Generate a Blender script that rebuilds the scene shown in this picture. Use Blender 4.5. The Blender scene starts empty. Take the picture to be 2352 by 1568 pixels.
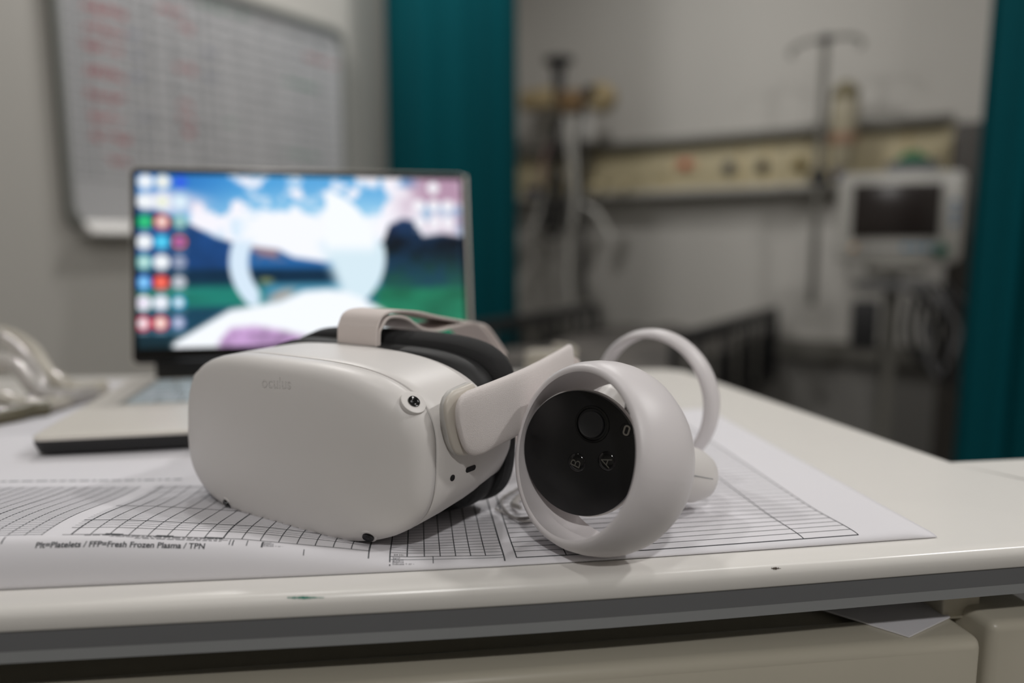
import bpy, bmesh, math, random
import numpy as np
from mathutils import Vector, Matrix
from mathutils.bvhtree import BVHTree
random.seed(7)
scene = bpy.context.scene
COL = scene.collection
R = math.radians
T = 0.90                      # height of the worktop

# ------------------------------------------------------------------ camera
PITCH, FPX = R(7.4), 1650.0
CAM = Vector((0, 0, T + 0.147))
cd = bpy.data.cameras.new('camera'); cam = bpy.data.objects.new('camera', cd); COL.objects.link(cam)
cam.location = CAM; cam.rotation_euler = (math.pi / 2 - PITCH, 0, 0)
cd.sensor_width = 36; cd.lens = FPX / 2352 * 36; cd.clip_start = 0.02
cd.dof.use_dof = True; cd.dof.focus_distance = 0.352; cd.dof.aperture_fstop = cd.lens / 10.3
scene.camera = cam

# ------------------------------------------------------------------ world, exposure
w = bpy.data.worlds.new('world'); scene.world = w; w.use_nodes = True
w.node_tree.nodes['Background'].inputs[0].default_value = (0.9, 0.95, 1, 1)
w.node_tree.nodes['Background'].inputs[1].default_value = 0.15
vs = scene.view_settings
vs.view_transform = 'Standard'; vs.look = 'None'; vs.gamma = 1; vs.exposure = 0.04; vs.use_curve_mapping = False

# ------------------------------------------------------------------ helpers
def ray(px, py):
    f = Vector((0, math.cos(PITCH), -math.sin(PITCH))); u = Vector((0, math.sin(PITCH), math.cos(PITCH)))
    return f + Vector((1, 0, 0)) * ((px - 1176) / FPX) + u * (-(py - 784) / FPX)
def on_z(px, py, z=0.0):                    # point seen at a pixel, on the plane z above the worktop
    d = ray(px, py); t = (T + z - CAM.z) / d.z
    return CAM + d * t
def on_y(px, py, Y):
    d = ray(px, py); return CAM + d * (Y / d.y)
def on_plane(px, py, p, n):
    d = ray(px, py); n = Vector(n); return CAM + d * ((Vector(p) - CAM).dot(n) / d.dot(n))

def srgb(c):
    return tuple(((v / 255 / 12.92) if v / 255 <= 0.04045 else ((v / 255 + 0.055) / 1.055) ** 2.4) for v in c)
MATS = {}
def mat(name, c, rough=0.5, metal=0.0, noise=0.04, scale=40, bump=0.0, bscale=400, coat=0.0, sheen=0.0, trans=0.0, spec=0.5, alpha=1.0):
    if name in MATS: return MATS[name]
    m = bpy.data.materials.new(name); m.use_nodes = True; nt = m.node_tree
    b = nt.nodes['Principled BSDF']; l = srgb(c)
    tc = nt.nodes.new('ShaderNodeTexCoord'); nz = nt.nodes.new('ShaderNodeTexNoise'); nz.inputs['Scale'].default_value = scale
    nz.inputs['Detail'].default_value = 4
    nt.links.new(tc.outputs['Object'], nz.inputs['Vector'])
    mx = nt.nodes.new('ShaderNodeMix'); mx.data_type = 'RGBA'
    mx.inputs[6].default_value = (*[v * (1 - noise) for v in l], 1); mx.inputs[7].default_value = (*[min(1, v * (1 + noise)) for v in l], 1)
    nt.links.new(nz.outputs['Fac'], mx.inputs[0]); nt.links.new(mx.outputs[2], b.inputs['Base Color'])
    b.inputs['Roughness'].default_value = rough; b.inputs['Metallic'].default_value = metal
    b.inputs['Coat Weight'].default_value = coat; b.inputs['Sheen Weight'].default_value = sheen
    b.inputs['Transmission Weight'].default_value = trans; b.inputs['Specular IOR Level'].default_value = spec
    b.inputs['Alpha'].default_value = alpha
    if bump:
        n2 = nt.nodes.new('ShaderNodeTexNoise'); n2.inputs['Scale'].default_value = bscale
        nt.links.new(tc.outputs['Object'], n2.inputs['Vector'])
        bp = nt.nodes.new('ShaderNodeBump'); bp.inputs['Strength'].default_value = bump; bp.inputs['Distance'].default_value = 0.001
        nt.links.new(n2.outputs['Fac'], bp.inputs['Height']); nt.links.new(bp.outputs['Normal'], b.inputs['Normal'])
    MATS[name] = m; return m

def obj(name, verts, faces, m, parent=None, smooth=True, M=None, angle=None):
    """one mesh object; verts are in the parent's local frame (or world when there is no parent)"""
    me = bpy.data.meshes.new(name)
    if M is not None: verts = [M @ Vector(v) for v in verts]
    me.from_pydata([tuple(v) for v in verts], [], [tuple(f) for f in faces]); me.update()
    bm = bmesh.new(); bm.from_mesh(me); bmesh.ops.recalc_face_normals(bm, faces=bm.faces); bm.to_mesh(me); bm.free()
    if m: me.materials.append(m)
    for p in me.polygons: p.use_smooth = smooth and len(p.vertices) < 9
    if smooth: me.set_sharp_from_angle(angle=R(angle or 40))
    o = bpy.data.objects.new(name, me); COL.objects.link(o)
    if parent: o.parent = parent
    return o
def empty(name, loc, rz=0.0):
    o = bpy.data.objects.new(name, None); COL.objects.link(o); o.location = loc; o.rotation_euler = (0, 0, rz); o.empty_display_size = 0.05
    return o
def tag(o, label=None, cat=None, group=None, kind=None):
    if label: o['label'] = label
    if cat: o['category'] = cat
    if group: o['group'] = group
    if kind: o['kind'] = kind
    return o

class G:                                    # gathers shapes for one mesh
    def __init__(s): s.v = []; s.f = []
    def add(s, v, f, M=None):
        n = len(s.v); s.v += [(M @ Vector(a)) if M is not None else Vector(a) for a in v]; s.f += [tuple(i + n for i in q) for q in f]; return s
    def box(s, c, d, bev=0.0, M=None, seg=2):
        bm = bmesh.new(); bmesh.ops.create_cube(bm, size=1)
        for v in bm.verts: v.co = Vector((v.co.x * d[0] + c[0], v.co.y * d[1] + c[1], v.co.z * d[2] + c[2]))
        if bev: bmesh.ops.bevel(bm, geom=bm.edges[:], offset=bev, segments=seg, affect='EDGES', profile=0.5)
        bm.verts.index_update(); v = [q.co.copy() for q in bm.verts]; f = [[a.index for a in q.verts] for q in bm.faces]; bm.free()
        return s.add(v, f, M)
    def loft(s, rings, cap=(True, True), closed=True, M=None):
        n = len(rings[0]); v = [p for r_ in rings for p in r_]; f = []
        for i in range(len(rings) - 1):
            for j in range(n if closed else n - 1):
                k = (j + 1) % n; f.append((i * n + j, i * n + k, (i + 1) * n + k, (i + 1) * n + j))
        if cap[0]: f.append(tuple(range(n - 1, -1, -1)))
        if cap[1]: f.append(tuple((len(rings) - 1) * n + j for j in range(n)))
        return s.add(v, f, M)
    def tube(s, pts, r, n=10, M=None, cap=True, smooth=True):
        pts = [Vector(p) for p in pts]
        if smooth and len(pts) > 2: pts = spline(pts)
        rs = r if isinstance(r, (list, tuple)) else None
        rings = []; up = None
        for i, p in enumerate(pts):
            t = (pts[min(i + 1, len(pts) - 1)] - pts[max(i - 1, 0)]).normalized()
            if up is None: up = t.orthogonal().normalized()
            up = (up - t * up.dot(t)).normalized(); b = t.cross(up)
            rr = r if rs is None else np.interp(i / (len(pts) - 1), np.linspace(0, 1, len(rs)), rs)
            rings.append([p + (up * math.cos(a) + b * math.sin(a)) * rr for a in [2 * math.pi * k / n for k in range(n)]])
        return s.loft(rings, (cap, cap), M=M)
    def lathe(s, prof, c=(0, 0, 0), axis=(0, 0, 1), n=48, closed=False, M=None):
        a = Vector(axis).normalized(); e = a.orthogonal().normalized(); b = a.cross(e); c = Vector(c)
        rings = [[c + a * o + (e * math.cos(2 * math.pi * k / n) + b * math.sin(2 * math.pi * k / n)) * max(r, 1e-5) for k in range(n)] for r, o in prof]
        if closed: rings.append(rings[0])
        return s.loft(rings, (not closed, not closed), M=M)
    def obj(s, name, m, parent=None, smooth=True, angle=None):
        return obj(name, s.v, s.f, m, parent, smooth, angle=angle)

def thick_down(o, t):
    s_ = sum(p.normal.z for p in o.data.polygons); md = o.modifiers.new('t', 'SOLIDIFY'); md.thickness = t; md.offset = -1 if s_ > 0 else 1
def spline(pts, sub=8):
    pts = [Vector(p) for p in pts]; out = []
    P = [pts[0] * 2 - pts[1]] + pts + [pts[-1] * 2 - pts[-2]]
    for i in range(1, len(P) - 2):
        for k in range(sub):
            t = k / sub; a, b, c, d = P[i - 1], P[i], P[i + 1], P[i + 2]
            out.append(0.5 * ((2 * b) + (c - a) * t + (2 * a - 5 * b + 4 * c - d) * t * t + (3 * b - a - 3 * c + d) * t ** 3))
    out.append(pts[-1]); return out
def sup(wd, h, n, N=96):
    o = []
    for k in range(N):
        a = 2 * math.pi * (k + 0.5) / N; c, s_ = math.cos(a), math.sin(a)
        o.append((wd * math.copysign(abs(c) ** (2 / n), c), h * math.copysign(abs(s_) ** (2 / n), s_)))
    return o
def rrect(w_, h_, r_, n=6):
    o = []
    for cx, cy, a0 in ((w_ - r_, h_ - r_, 0), (-w_ + r_, h_ - r_, 90), (-w_ + r_, -h_ + r_, 180), (w_ - r_, -h_ + r_, 270)):
        for k in range(n + 1):
            a = R(a0 + 90 * k / n); o.append((cx + r_ * math.cos(a), cy + r_ * math.sin(a)))
    return o
def text_mesh(s, size, bold=0.0):
    """2-D vertices and faces of a line of text"""
    c = bpy.data.curves.new('t', 'FONT'); c.body = s; c.size = size; c.offset = bold; c.resolution_u = 3
    o = bpy.data.objects.new('t', c); COL.objects.link(o)
    me = o.evaluated_get(bpy.context.evaluated_depsgraph_get()).to_mesh()
    v = [x.co.copy() for x in me.vertices]; f = [list(p.vertices) for p in me.polygons]
    bpy.data.objects.remove(o); bpy.data.curves.remove(c)
    return v, f
def frame(n, up=(0, 0, 1), at=(0, 0, 0)):   # matrix whose z is n
    n = Vector(n).normalized(); x = Vector(up).cross(n).normalized(); y = n.cross(x)
    M = Matrix((x, y, n)).transposed().to_4x4(); M.translation = Vector(at); return M
def bvh(o):
    bpy.context.view_layer.update()
    me = o.data; M = o.matrix_world
    return BVHTree.FromPolygons([M @ v.co for v in me.vertices], [list(p.vertices) for p in me.polygons])
def hit(b, px, py):
    h = b.ray_cast(CAM, ray(px, py).normalized()); n = h[1]
    return h[0], (n if n.dot(ray(px, py)) < 0 else -n)

# ------------------------------------------------------------------ materials
WHITE = mat('matte_white_plastic', (222, 218, 215), 0.42, noise=0.015, bump=0.03, bscale=3000)
RINGW = mat('satin_white_plastic', (224, 219, 220), 0.36, noise=0.015, bump=0.12, bscale=2500)
BLACKP = mat('black_plastic', (16, 16, 18), 0.30, noise=0.1)
BLACKG = mat('black_gloss_plastic', (10, 10, 11), 0.12, noise=0.1)
FOAM = mat('black_foam', (26, 26, 27), 0.85, noise=0.2, bump=0.4, bscale=2500)
FABRIC = mat('light_grey_knit', (240, 232, 229), 0.85, noise=0.06, scale=3000, bump=0.6, bscale=3500, sheen=0.2)
STRAPM = mat('elastic_strap', (226, 215, 210), 0.8, noise=0.05, scale=1500, bump=0.3, bscale=3000)
GLOSSW = mat('glossy_white_worktop', (233, 230, 225), 0.24, noise=0.01, spec=.4)
GREYB = mat('grey_edge_band', (112, 113, 115), 0.45, noise=0.03)
LGREY = mat('light_grey_band', (150, 152, 153), 0.4, noise=0.03)
CABM = mat('ivory_cabinet_plastic', (190, 184, 168), 0.35, noise=0.03, scale=20)
PAPER = mat('white_paper', (226, 224, 228), 0.8, noise=0.012, scale=20)
INK = mat('printed_ink', (70, 72, 76), 0.8)
INKL = mat('pale_printed_ink', (142, 144, 148), 0.8)
WALL = mat('wall_paint', (192, 189, 183), 0.75, noise=0.02, scale=3)
WALLD = mat('grey_vinyl_dado', (128, 126, 122), 0.6, noise=0.04, scale=4)
CEIL = mat('ceiling_white', (215, 213, 208), 0.9, noise=0.02)
FLOORM = mat('grey_vinyl_floor', (105, 104, 102), 0.4, noise=0.08, scale=25)
TEAL = mat('teal_curtain_cloth', (2, 74, 82), 0.85, noise=0.05, scale=30, bump=0.2, bscale=800, spec=.08)
CREAM = mat('cream_trunking', (196, 184, 150), 0.5, noise=0.03)
STEEL = mat('brushed_steel', (170, 168, 165), 0.3, metal=1.0)
STEELM = mat('matte_grey_metal', (120, 118, 112), 0.45, metal=0.3)
DARKG = mat('dark_grey_plastic', (40, 40, 42), 0.5)
BEDB = mat('dark_bed_rail_plastic', (26, 26, 28), 0.45)
BLANK = mat('grey_blanket', (92, 88, 84), 0.9, bump=0.4, bscale=200)
MONW = mat('monitor_white', (178, 176, 170), 0.4)
CLEAR = mat('cloudy_clear_plastic', (228, 224, 220), 0.12, noise=0.05, trans=0.55)
CABLE = mat('beige_cable_rubber', (186, 180, 168), 0.15, noise=0.05)

# ------------------------------------------------------------------ room shell
AZ = R(33.5)
UA = Vector((math.sin(AZ), math.cos(AZ), 0)); VB = Vector((math.cos(AZ), -math.sin(AZ), 0))
PA = Vector((-1.195, 1.95, 0)); PB = Vector((0, 3.80, 0))
# corner where the whiteboard wall meets the bed wall
tt = (PB - PA).dot(UA); K = PA + UA * tt
LU, LV, HC = 6.4, 4.6, 2.75
def room(a, b, z=0.0): return K - UA * a + VB * b + Vector((0, 0, z))     # a: back from the bed wall, b: away from the whiteboard wall
def slab(name, a0, a1, b0, b1, z0, z1, m, parent=None):
    v = [room(a, b, z) for z in (z0, z1) for a, b in ((a0, b0), (a1, b0), (a1, b1), (a0, b1))]
    return obj(name, v, [(0, 1, 2, 3), (4, 5, 6, 7), (0, 1, 5, 4), (1, 2, 6, 5), (2, 3, 7, 6), (3, 0, 4, 7)], m, parent, False)
tag(slab('floor', -0.1, LU + .1, -0.1, LV + .1, -0.1, 0, FLOORM), kind='structure')
tag(slab('ceiling', -0.1, LU + .1, -0.1, LV + .1, HC, HC + .1, CEIL), kind='structure')
tag(slab('wall_left', 0, LU, -0.1, 0, 0, HC, WALL), kind='structure')
tag(slab('wall_back', -0.1, 0, -0.1, LV + .1, 0, HC, WALL), kind='structure')
tag(slab('wall_right', 0, LU, LV, LV + .1, 0, HC, WALL), kind='structure')
tag(slab('wall_front', LU, LU + .1, -0.1, LV + .1, 0, HC, WALL), kind='structure')
tag(slab('trim_1', 0, .012, 0, LV, 0.0, 0.60, WALLD), kind='structure')
tag(slab('trim_2', 0, .05, 0, LV, 0.60, 0.67, STEELM), kind='structure')
NB = -UA   # bed wall normal
NA = VB    # whiteboard wall normal
def bw(px, py, off=0.0): return on_plane(px, py, K + NB * off, NB)
def aw(px, py, off=0.0): return on_plane(px, py, K + NA * off, NA)

# ------------------------------------------------------------------ lamps (round downlights in the ceiling)
def lamp(n, x, y, power, size=0.16, col=(1, 0.98, 0.96)):
    r_ = empty('ceiling_downlight', (x, y, HC - 0.002)); r_['category'] = 'lamp'
    r_['label'] = n
    G().lathe([(size / 2 + .03, 0), (size / 2 + .03, -.006), (size / 2 + .004, -.012), (size / 2, 0)], closed=True).obj('trim_ring', MONW, r_)
    e = mat('lamp_diffuser', (255, 250, 240), 0.5)
    G().lathe([(size / 2, -.001), (size / 2, -.003), (1e-4, -.003)], n=32).obj('diffuser', e, r_)
    ld = bpy.data.lights.new('downlight', 'AREA'); ld.shape = 'DISK'; ld.size = size; ld.energy = power; ld.color = col
    lo = bpy.data.objects.new('lamp_light', ld); COL.objects.link(lo); lo.parent = r_; lo.location = (0, 0, -.02)
lamp('round ceiling downlight over the right side of the trolley', 1.7, 0.48, 19)
lamp('round ceiling downlight over the back edge of the trolley', 0.85, .60, 3.5)
lamp('round ceiling downlight straight above the headset', -0.42, 0.50, 3.2)
lamp('round ceiling downlight over the foot of the bed', 0.35, 2.3, 11)
lamp('added round fill downlight on the ceiling behind the viewer', 0.1, -1.45, 24)  # unseen fill lamp, added to brighten the faces turned to the viewer
lamp('round ceiling downlight beside the whiteboard', -.78, 2.12, 13)

# ------------------------------------------------------------------ trolley
A0, B0 = on_z(0, 1356), on_z(2352, 1222)
EX = (B0 - A0).normalized(); EY = Vector((-EX.y, EX.x, 0)); EX.z = 0
def bow(u): q = (u - .24) / .26; return -.006 * (1 - q * q) / (1 + q * q)
def tr(u, s, z=0.0): return A0.xy.to_3d() + EX * u + EY * s + Vector((0, 0, T + z))     # trolley frame: u along front, s inwards
def to_us(p): d = (p - A0); return d.dot(EX), d.dot(EY)
trolley = empty('trolley', tr(.3, .25, -T)); TM = trolley.location
tag(trolley, 'glossy white medical trolley with grey edge band carrying the headset, papers and laptop', 'trolley')
def loc(vs_): return [v - TM for v in vs_]
C1 = to_us(on_z(1562, 846)); C2 = to_us(on_z(2205, 1064)); C0 = to_us(on_z(-100, 867))
def round_poly(pts, rad, n=7):
    o = []
    for i, p in enumerate(pts):
        p = Vector(p); a = (Vector(pts[i - 1]) - p).normalized(); b = (Vector(pts[(i + 1) % len(pts)]) - p).normalized()
        r_ = rad[i]
        if r_ <= 0: o.append(p); continue
        for k in range(n + 1):
            t = k / n; q = p + a * r_; s_ = p + b * r_
            o.append((1 - t) ** 2 * q + 2 * t * (1 - t) * p + t * t * s_)
    return o
LIP = -0.0165
FE = [(u, LIP + bow(u)) for u in np.linspace(-.70, .60, 40)]
outline = round_poly([(-.75, LIP + bow(-.7))] + FE + [(.62, LIP + bow(.6)), C2, C1, C0, (-.75, C0[1] + .02)], [.02] + [0] * 40 + [.012, .0, .03, 0, .02])
def inset(poly, d):
    n = len(poly); o = []
    for i in range(n):
        a, p, b = poly[i - 1], poly[i], poly[(i + 1) % n]
        t1 = (p - a).normalized() if (p - a).length > 1e-6 else (b - p).normalized(); t2 = (b - p).normalized() if (b - p).length > 1e-6 else t1
        n1 = Vector((-t1.y, t1.x)); n2 = Vector((-t2.y, t2.x)); m = (n1 + n2); m = m.normalized() if m.length > .1 else n1
        o.append(p + m * d / max(.5, m.dot(n1)))
    return o
def slab_poly(g, prof):                     # prof: (inset, z)
    g.loft([loc([tr(p.x, p.y, z) for p in inset(outline, d)]) for d, z in prof])
g = G(); slab_poly(g, [(.006, -.0108), (.0006, -.0106), (0, -.0098), (0, -.0046), (.0005, -.0028), (.0016, -.0012), (.0030, -.0004), (.0050, -.00005), (.008, 0)]); wt = g.obj('worktop', GLOSSW, trolley, angle=60)
g = G(); slab_poly(g, [(.0015, -.0198), (.0013, -.0105)]); tag(g.obj('edge_band', GREYB, trolley), 'dark grey edge band')
g = G(); slab_poly(g, [(.004, -.0256), (.0018, -.0252), (.0016, -.0196)]); tag(g.obj('lower_edge_band', LGREY, trolley), 'light grey lower edge strip')
# side flap beyond the right edge of the worktop
f1, f2, f3 = C2, to_us(on_z(2352, 1053)), (.62, C2[1] - .12)
g = G(); pts = round_poly([(C2[0] + .0012, C2[1] + .0005), (f2[0] + .35, f2[1] + .0), (.95, -.02), (.6235, -.02), (.6235, C2[1] - .12)], [0, 0, .02, 0, 0])
g.loft([loc([tr(p.x, p.y, z) for p in inset(pts, d)]) for d, z in ((.001, -.026), (0, -.025), (0, -.001), (.0004, -.0006), (.004, -.0005))]); tag(g.obj('side_flap', GLOSSW, trolley), 'fold-out side flap')
# chipped paint and pen mark
def blotch(name, px, py, w_, h_, m, seed, z=-.0003):
    rnd = random.Random(seed); g = G()
    for k in range(26):
        t = k / 25; cx = px - w_ / 2 + w_ * t + rnd.uniform(-3, 3); hh = h_ * (0.25 + 0.75 * math.sin(math.pi * min(1, t * 1.3)) ** .8 if t < .77 else .25) * rnd.uniform(.5, 1)
        wd = w_ / 26 * rnd.uniform(.9, 2.2)
        pl = [(cx + wd * math.cos(a), py + hh / 2 * math.sin(a) * rnd.uniform(.6, 1.1) + rnd.uniform(-.4, .4)) for a in [R(60 * q) for q in range(6)]]
        vs_ = []
        for x, y in pl:
            h = WB.ray_cast(CAM, ray(x, y).normalized()); vs_.append(h[0] + h[1] * (.00012 + k * 2e-6) if h[1].z > 0 else h[0] - h[1] * .00012)
        g.add([v - TM for v in vs_], [tuple(range(6))])
    return g.obj(name, m, trolley, False)
WB = bvh(wt)
tag(blotch('pen_mark', 704, 1372, 80, 9, mat('green_pen', (20, 120, 100), .6), 3), 'smeared green pen mark')
tag(blotch('paint_chip', 1782, 1305, 18, 9, mat('chip_dark', (72, 60, 50), .7), 5), 'dark paint chip')
# cabinet below
ZC = -.0475
def cab_box(name, u0, u1, s0, s1, z0, z1, m, bev=.006, lab=None, par=trolley):
    g = G(); g.box(((u0 + u1) / 2, (s0 + s1) / 2, (z0 + z1) / 2), (u1 - u0, s1 - s0, z1 - z0), bev, seg=4)
    o = obj(name, loc([tr(v.x, v.y, v.z) for v in g.v]), g.f, m, par)
    if lab: o['label'] = lab
    return o
UD = to_us(on_z(2286, 1480, ZC))[0]
cab_box('cabinet_body', -.72, UD + .004, .0, C1[1] - .06, -.83, ZC - .004, CABM, .004)
dr = cab_box('drawer', -.70, UD, -.016, .012, ZC - .145, ZC, CABM, .006)
for k, z in enumerate((ZC - .15, ZC - .35)):
    cab_box('drawer', -.70, UD, -.016, .012, z - .19, z, CABM, .006)
cab_box('corner_post', UD + .005, UD + .045, -.014, .04, -.83, ZC + .006, CABM, .005)
cab_box('corner_post', -.745, -.722, -.014, .04, -.83, ZC + .006, CABM, .005)
cab_box('side_panel', UD + .005, UD + .045, .04, C1[1] - .1, -.83, ZC - .004, CABM, .004)
ub = to_us(on_z(2197, 1440, ZC))[0]
for u in (ub, -.70): cab_box('worktop_bracket', u, u + .022, .006, .07, ZC - .002, -.026, CABM, .0015)
for u in (-.68, UD + .02):
    for s_ in (.04, C1[1] - .12):
        g = G(); g.lathe([(.001, -.012), (.03, -.012), (.035, -.008), (.035, .008), (.03, .012), (.001, .012)], axis=(0, 1, 0)); g.box((0, 0, .035), (.02, .04, .05), .004)
        obj('castor', [q + Vector(tr(u, s_, -T + .035)) - TM for q in g.v], g.f, DARKG, trolley)
# pale patch in the gap under the worktop, added as a thin flat sheet
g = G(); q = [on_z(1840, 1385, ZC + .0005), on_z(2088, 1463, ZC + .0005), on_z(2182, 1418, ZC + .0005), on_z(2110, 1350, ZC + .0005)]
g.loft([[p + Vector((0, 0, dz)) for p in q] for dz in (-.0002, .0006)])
tag(g.obj('pale_patch', PAPER, None, False), 'small pale patch added as a thin flat sheet in the dark gap under the worktop', 'card')

# ------------------------------------------------------------------ papers
UR = to_us(on_z(2132, 1224))[0]
S_DEPTH = .297; U_L = -.22
LG = [(-.30, .021), (-.02, .0205), (0.04, .019), (.10, .0145), (.145, .0085), (.175, .0042), (.21, .0022), (.26, .0018), (.34, .0024), (.43, .0034), (UR, .0012)]
def hmax(u): return float(np.interp(u, [a for a, b in LG], [b for a, b in LG]))
def decay(u): return float(np.interp(u, [-.1, .05, .11, .15, .19, .3, UR], [.11, .075, .05, .022, .014, .016, .03]))
def sheet(u, v, dz=0.0):
    """a point of the chart sheet: u along its front edge, v arc length from that edge"""
    h = hmax(u); a = .006 + .15 * h; L = h * .95 + .006
    if v < L:
        t = v / L * math.pi / 2
        s_ = a * (1 - math.cos(t)) + dz * -math.cos(t) ; z = h * math.sin(t) ** .8 + dz * math.sin(t)
    else:
        s_ = a + (v - L); d = (v - L) / decay(u); z = .0010 + (h - .0010) * math.exp(-d * d) + dz
    z += .0002 * math.sin(u * 40 + v * 25) * min(1, v * 20)
    return tr(u, s_ + bow(u) * (1 - min(1, v / .2)) + .0005, max(z, 0) + .0004)
def top_v(u): return hmax(u) * .95 + .006
nu, nv = 180, 70
vv = [(.0 + .03 * k / 30) for k in range(30)] + list(np.linspace(.03, S_DEPTH, nv - 30))
us = np.linspace(U_L, UR, nu)
def corner(u, v): return u, v
root = empty('chart_sheet', tr(.1, .1, 0)); root['category'] = 'chart'
root['label'] = 'large white printed fluid chart with ruled tables spread under the headset and controllers'
RL = Vector(root.location)
verts = [sheet(u, v) - RL for v in vv for u in us]
n0 = len(verts)
faces = [(j * nu + i, j * nu + i + 1, (j + 1) * nu + i + 1, (j + 1) * nu + i) for j in range(nv - 1) for i in range(nu - 1)]
so = obj('sheet', verts, faces, PAPER, root); thick_down(so, .00018)
ink, inkl = G(), G()
def pline(g, u0, v0, u1, v1, wd=.0004, lift=.00012):
    n = max(2, int(max(abs(u1 - u0), abs(v1 - v0)) / .003) + 1); a = []; b = []
    du, dv = u1 - u0, v1 - v0; L = math.hypot(du, dv); nx, ny = -dv / L * wd / 2, du / L * wd / 2
    for k in range(n + 1):
        t = k / n; u, v = u0 + du * t, v0 + dv * t
        a.append(sheet(u + nx, max(v + ny, 0), lift) - RL); b.append(sheet(u - nx, max(v - ny, 0), lift) - RL)
    g.add(a + b, [(i, i + 1, n + 2 + i, n + 1 + i) for i in range(n)])
def ufront(px, py=1290):                   # trolley u of a pixel near the front crease
    u = to_us(on_z(px, py, .003))[0]
    for _ in range(4): u = to_us(on_z(px, py, .9 * hmax(u)))[0]
    return u
def ptext(g, s_, u, v, size, bold=0.0, lift=.00013):
    V, F = text_mesh(s_, size, bold)
    g.add([sheet(u + q.x, v + q.y, lift) - RL for q in V], F)
VT = .262
# right table: wide ruled rows
r0, r1, r2, r3 = ufront(1192, 1300), ufront(1310, 1296), ufront(1870, 1257), ufront(2003, 1250)
vb = .006
k = 0
v = vb
while v < VT:
    pline(ink, r0 if v > .012 else r0, v, r3, v, .00042 if k else .0006); v += .0062; k += 1
for u in (r0, r1, r2, r3): pline(ink, u, vb, u, VT, .0006)
# middle table: narrow columns
m0, m1 = ufront(895, 1290), ufront(1163, 1300)
cols = [m0, ufront(935), ufront(975), ufront(1012), ufront(1048), ufront(1083), ufront(1118)]
tvm = top_v((m0 + m1) / 2)
pline(ink, m0, tvm, m1, tvm, .0004)
for i, u in enumerate(cols): pline(ink, u, tvm - (.006 if i == 0 else 0), u, VT, .0006 if i in (0, 1) else .0005)
for u in (m1,): pline(ink, u, tvm - .005, u, VT, .0007)
v = tvm + .004
while v < VT: pline(inkl, m0, v, m1, v, .0004); v += .0038
pline(inkl, m0, tvm - .0022, m1, tvm - .0022, .0004)
pline(ink, cols[2] + .004, tvm - .005, cols[2] + .004, tvm, .0004)
for i, s_ in enumerate(('Input', 'Output', 'Balance', 'Indicate + or -')): ptext(ink, s_, m0 + .0012, tvm - .0016 - .0013 * i, .0017)
ptext(ink, '24 Hr', m0 + .0016, tvm + .0008, .002)
# table left of the white gutter
l0, l1 = ufront(150, 1235), ufront(845, 1290)
def vb_at(u): return top_v(u) * 1.02
edge = [l0 + (l1 - l0) * i / 30 for i in range(31)]
bl = ufront(600, 1262)
VTL = .140
n = int((l1 - l0) / .0082)
for i in range(n + 1):
    u = l1 - i * .0082; pline(ink, u, vb_at(u) + .001, u, VTL, .00075 if i % 8 == 0 else .00045)
for off, wd in ((.001, .0004), (.010, .0004), (.022, .0005), (.058, .0006), (.1, .0004), (.112, .0005)):
    for a, b in zip(edge, edge[1:]): pline(ink, a, vb_at(a) + off, b, vb_at(b) + off, wd)
for j in range(34):
    off = .0135 + j * .0031
    for a, b in zip(edge[::2], edge[2::2]): pline(inkl, a, vb_at(a) + off, b, vb_at(b) + off, .00035)
for u, w_, g in ((bl, .0008, ink), (ufront(560, 1268), .0004, ink), (ufront(522, 1262), .0004, ink)): pline(g, u, vb_at(u) - .0055, u, vb_at(u), w_)
pline(ink, l1, vb_at(l1) - .0055, l1, VT, .0006); pline(ink, ufront(690), vb_at(l1) - .004, ufront(690), vb_at(l1), .0004)
for i, s_ in enumerate(('Input', 'Output', 'Balance', 'Indicate + or -')): ptext(ink, s_, bl + .0005, vb_at(bl) - .0012 - .0012 * i, .0015)
# far-left table, shaded header band with dense rows
e0 = U_L + .004; e1 = ufront(110, 1230)
for i in range(24):
    u = e1 - i * .0072
    if u > e0: pline(ink, u, vb_at(u) + .001, u, VTL, .0007 if i % 6 == 5 else .0004)
for j in range(50):
    vj = vb_at(e1) + .002 + j * .0028
    if vj < VTL: pline(inkl, e0, vj, e1, vj, .00045)
# text along the crease
u_t = ufront(86, 1250)
VtT, FtT = text_mesh('Plt=Platelets / FFP=Fresh Frozen Plasma / TPN', .0034, .00008)
wid = max(q.x for q in VtT); tw = ufront(462, 1268) - u_t
ink.add([sheet(u_t + q.x * tw / wid, top_v(u_t + q.x * tw / wid) * .60 + q.y * 1.5, .00013) - RL for q in VtT], FtT)
rnd = random.Random(5)
for row in range(3):                        # two rows of illegible small print and black header bars
    u = ufront(190 + row * 60, 1245)
    while u < ufront(505, 1262):
        wd = rnd.uniform(.001, .004); pline(ink, u, top_v(u) * .98 - row * .0014 + .001, u + wd, top_v(u + wd) * .98 - row * .0014 + .001, .0005); u += wd + .0007
for p0, p1 in ((235, 272), (355, 392), (468, 508)):
    a, b = ufront(p0, 1245), ufront(p1, 1250); pline(ink, a, top_v(a) * 1.03 + .001, b, top_v(b) * 1.03 + .001, .0016)
for u in (ufront(530, 1262), ufront(15, 1245)): pline(ink, u, top_v(u) * .72, u, top_v(u) * 1.0, .0005)
u = U_L + .01
while u < .03:                              # illegible heading strip at the top of the left tables
    wd = rnd.uniform(.002, .007); pline(inkl, u, .156, u + wd, .156, .0026); u += wd + .0015
for o_, nm in ((ink, 'printed_lines'), (inkl, 'pale_printed_lines')):
    o2 = o_.obj(nm, INK if o_ is ink else INKL, root, False); o2['kind'] = 'stuff'

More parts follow.
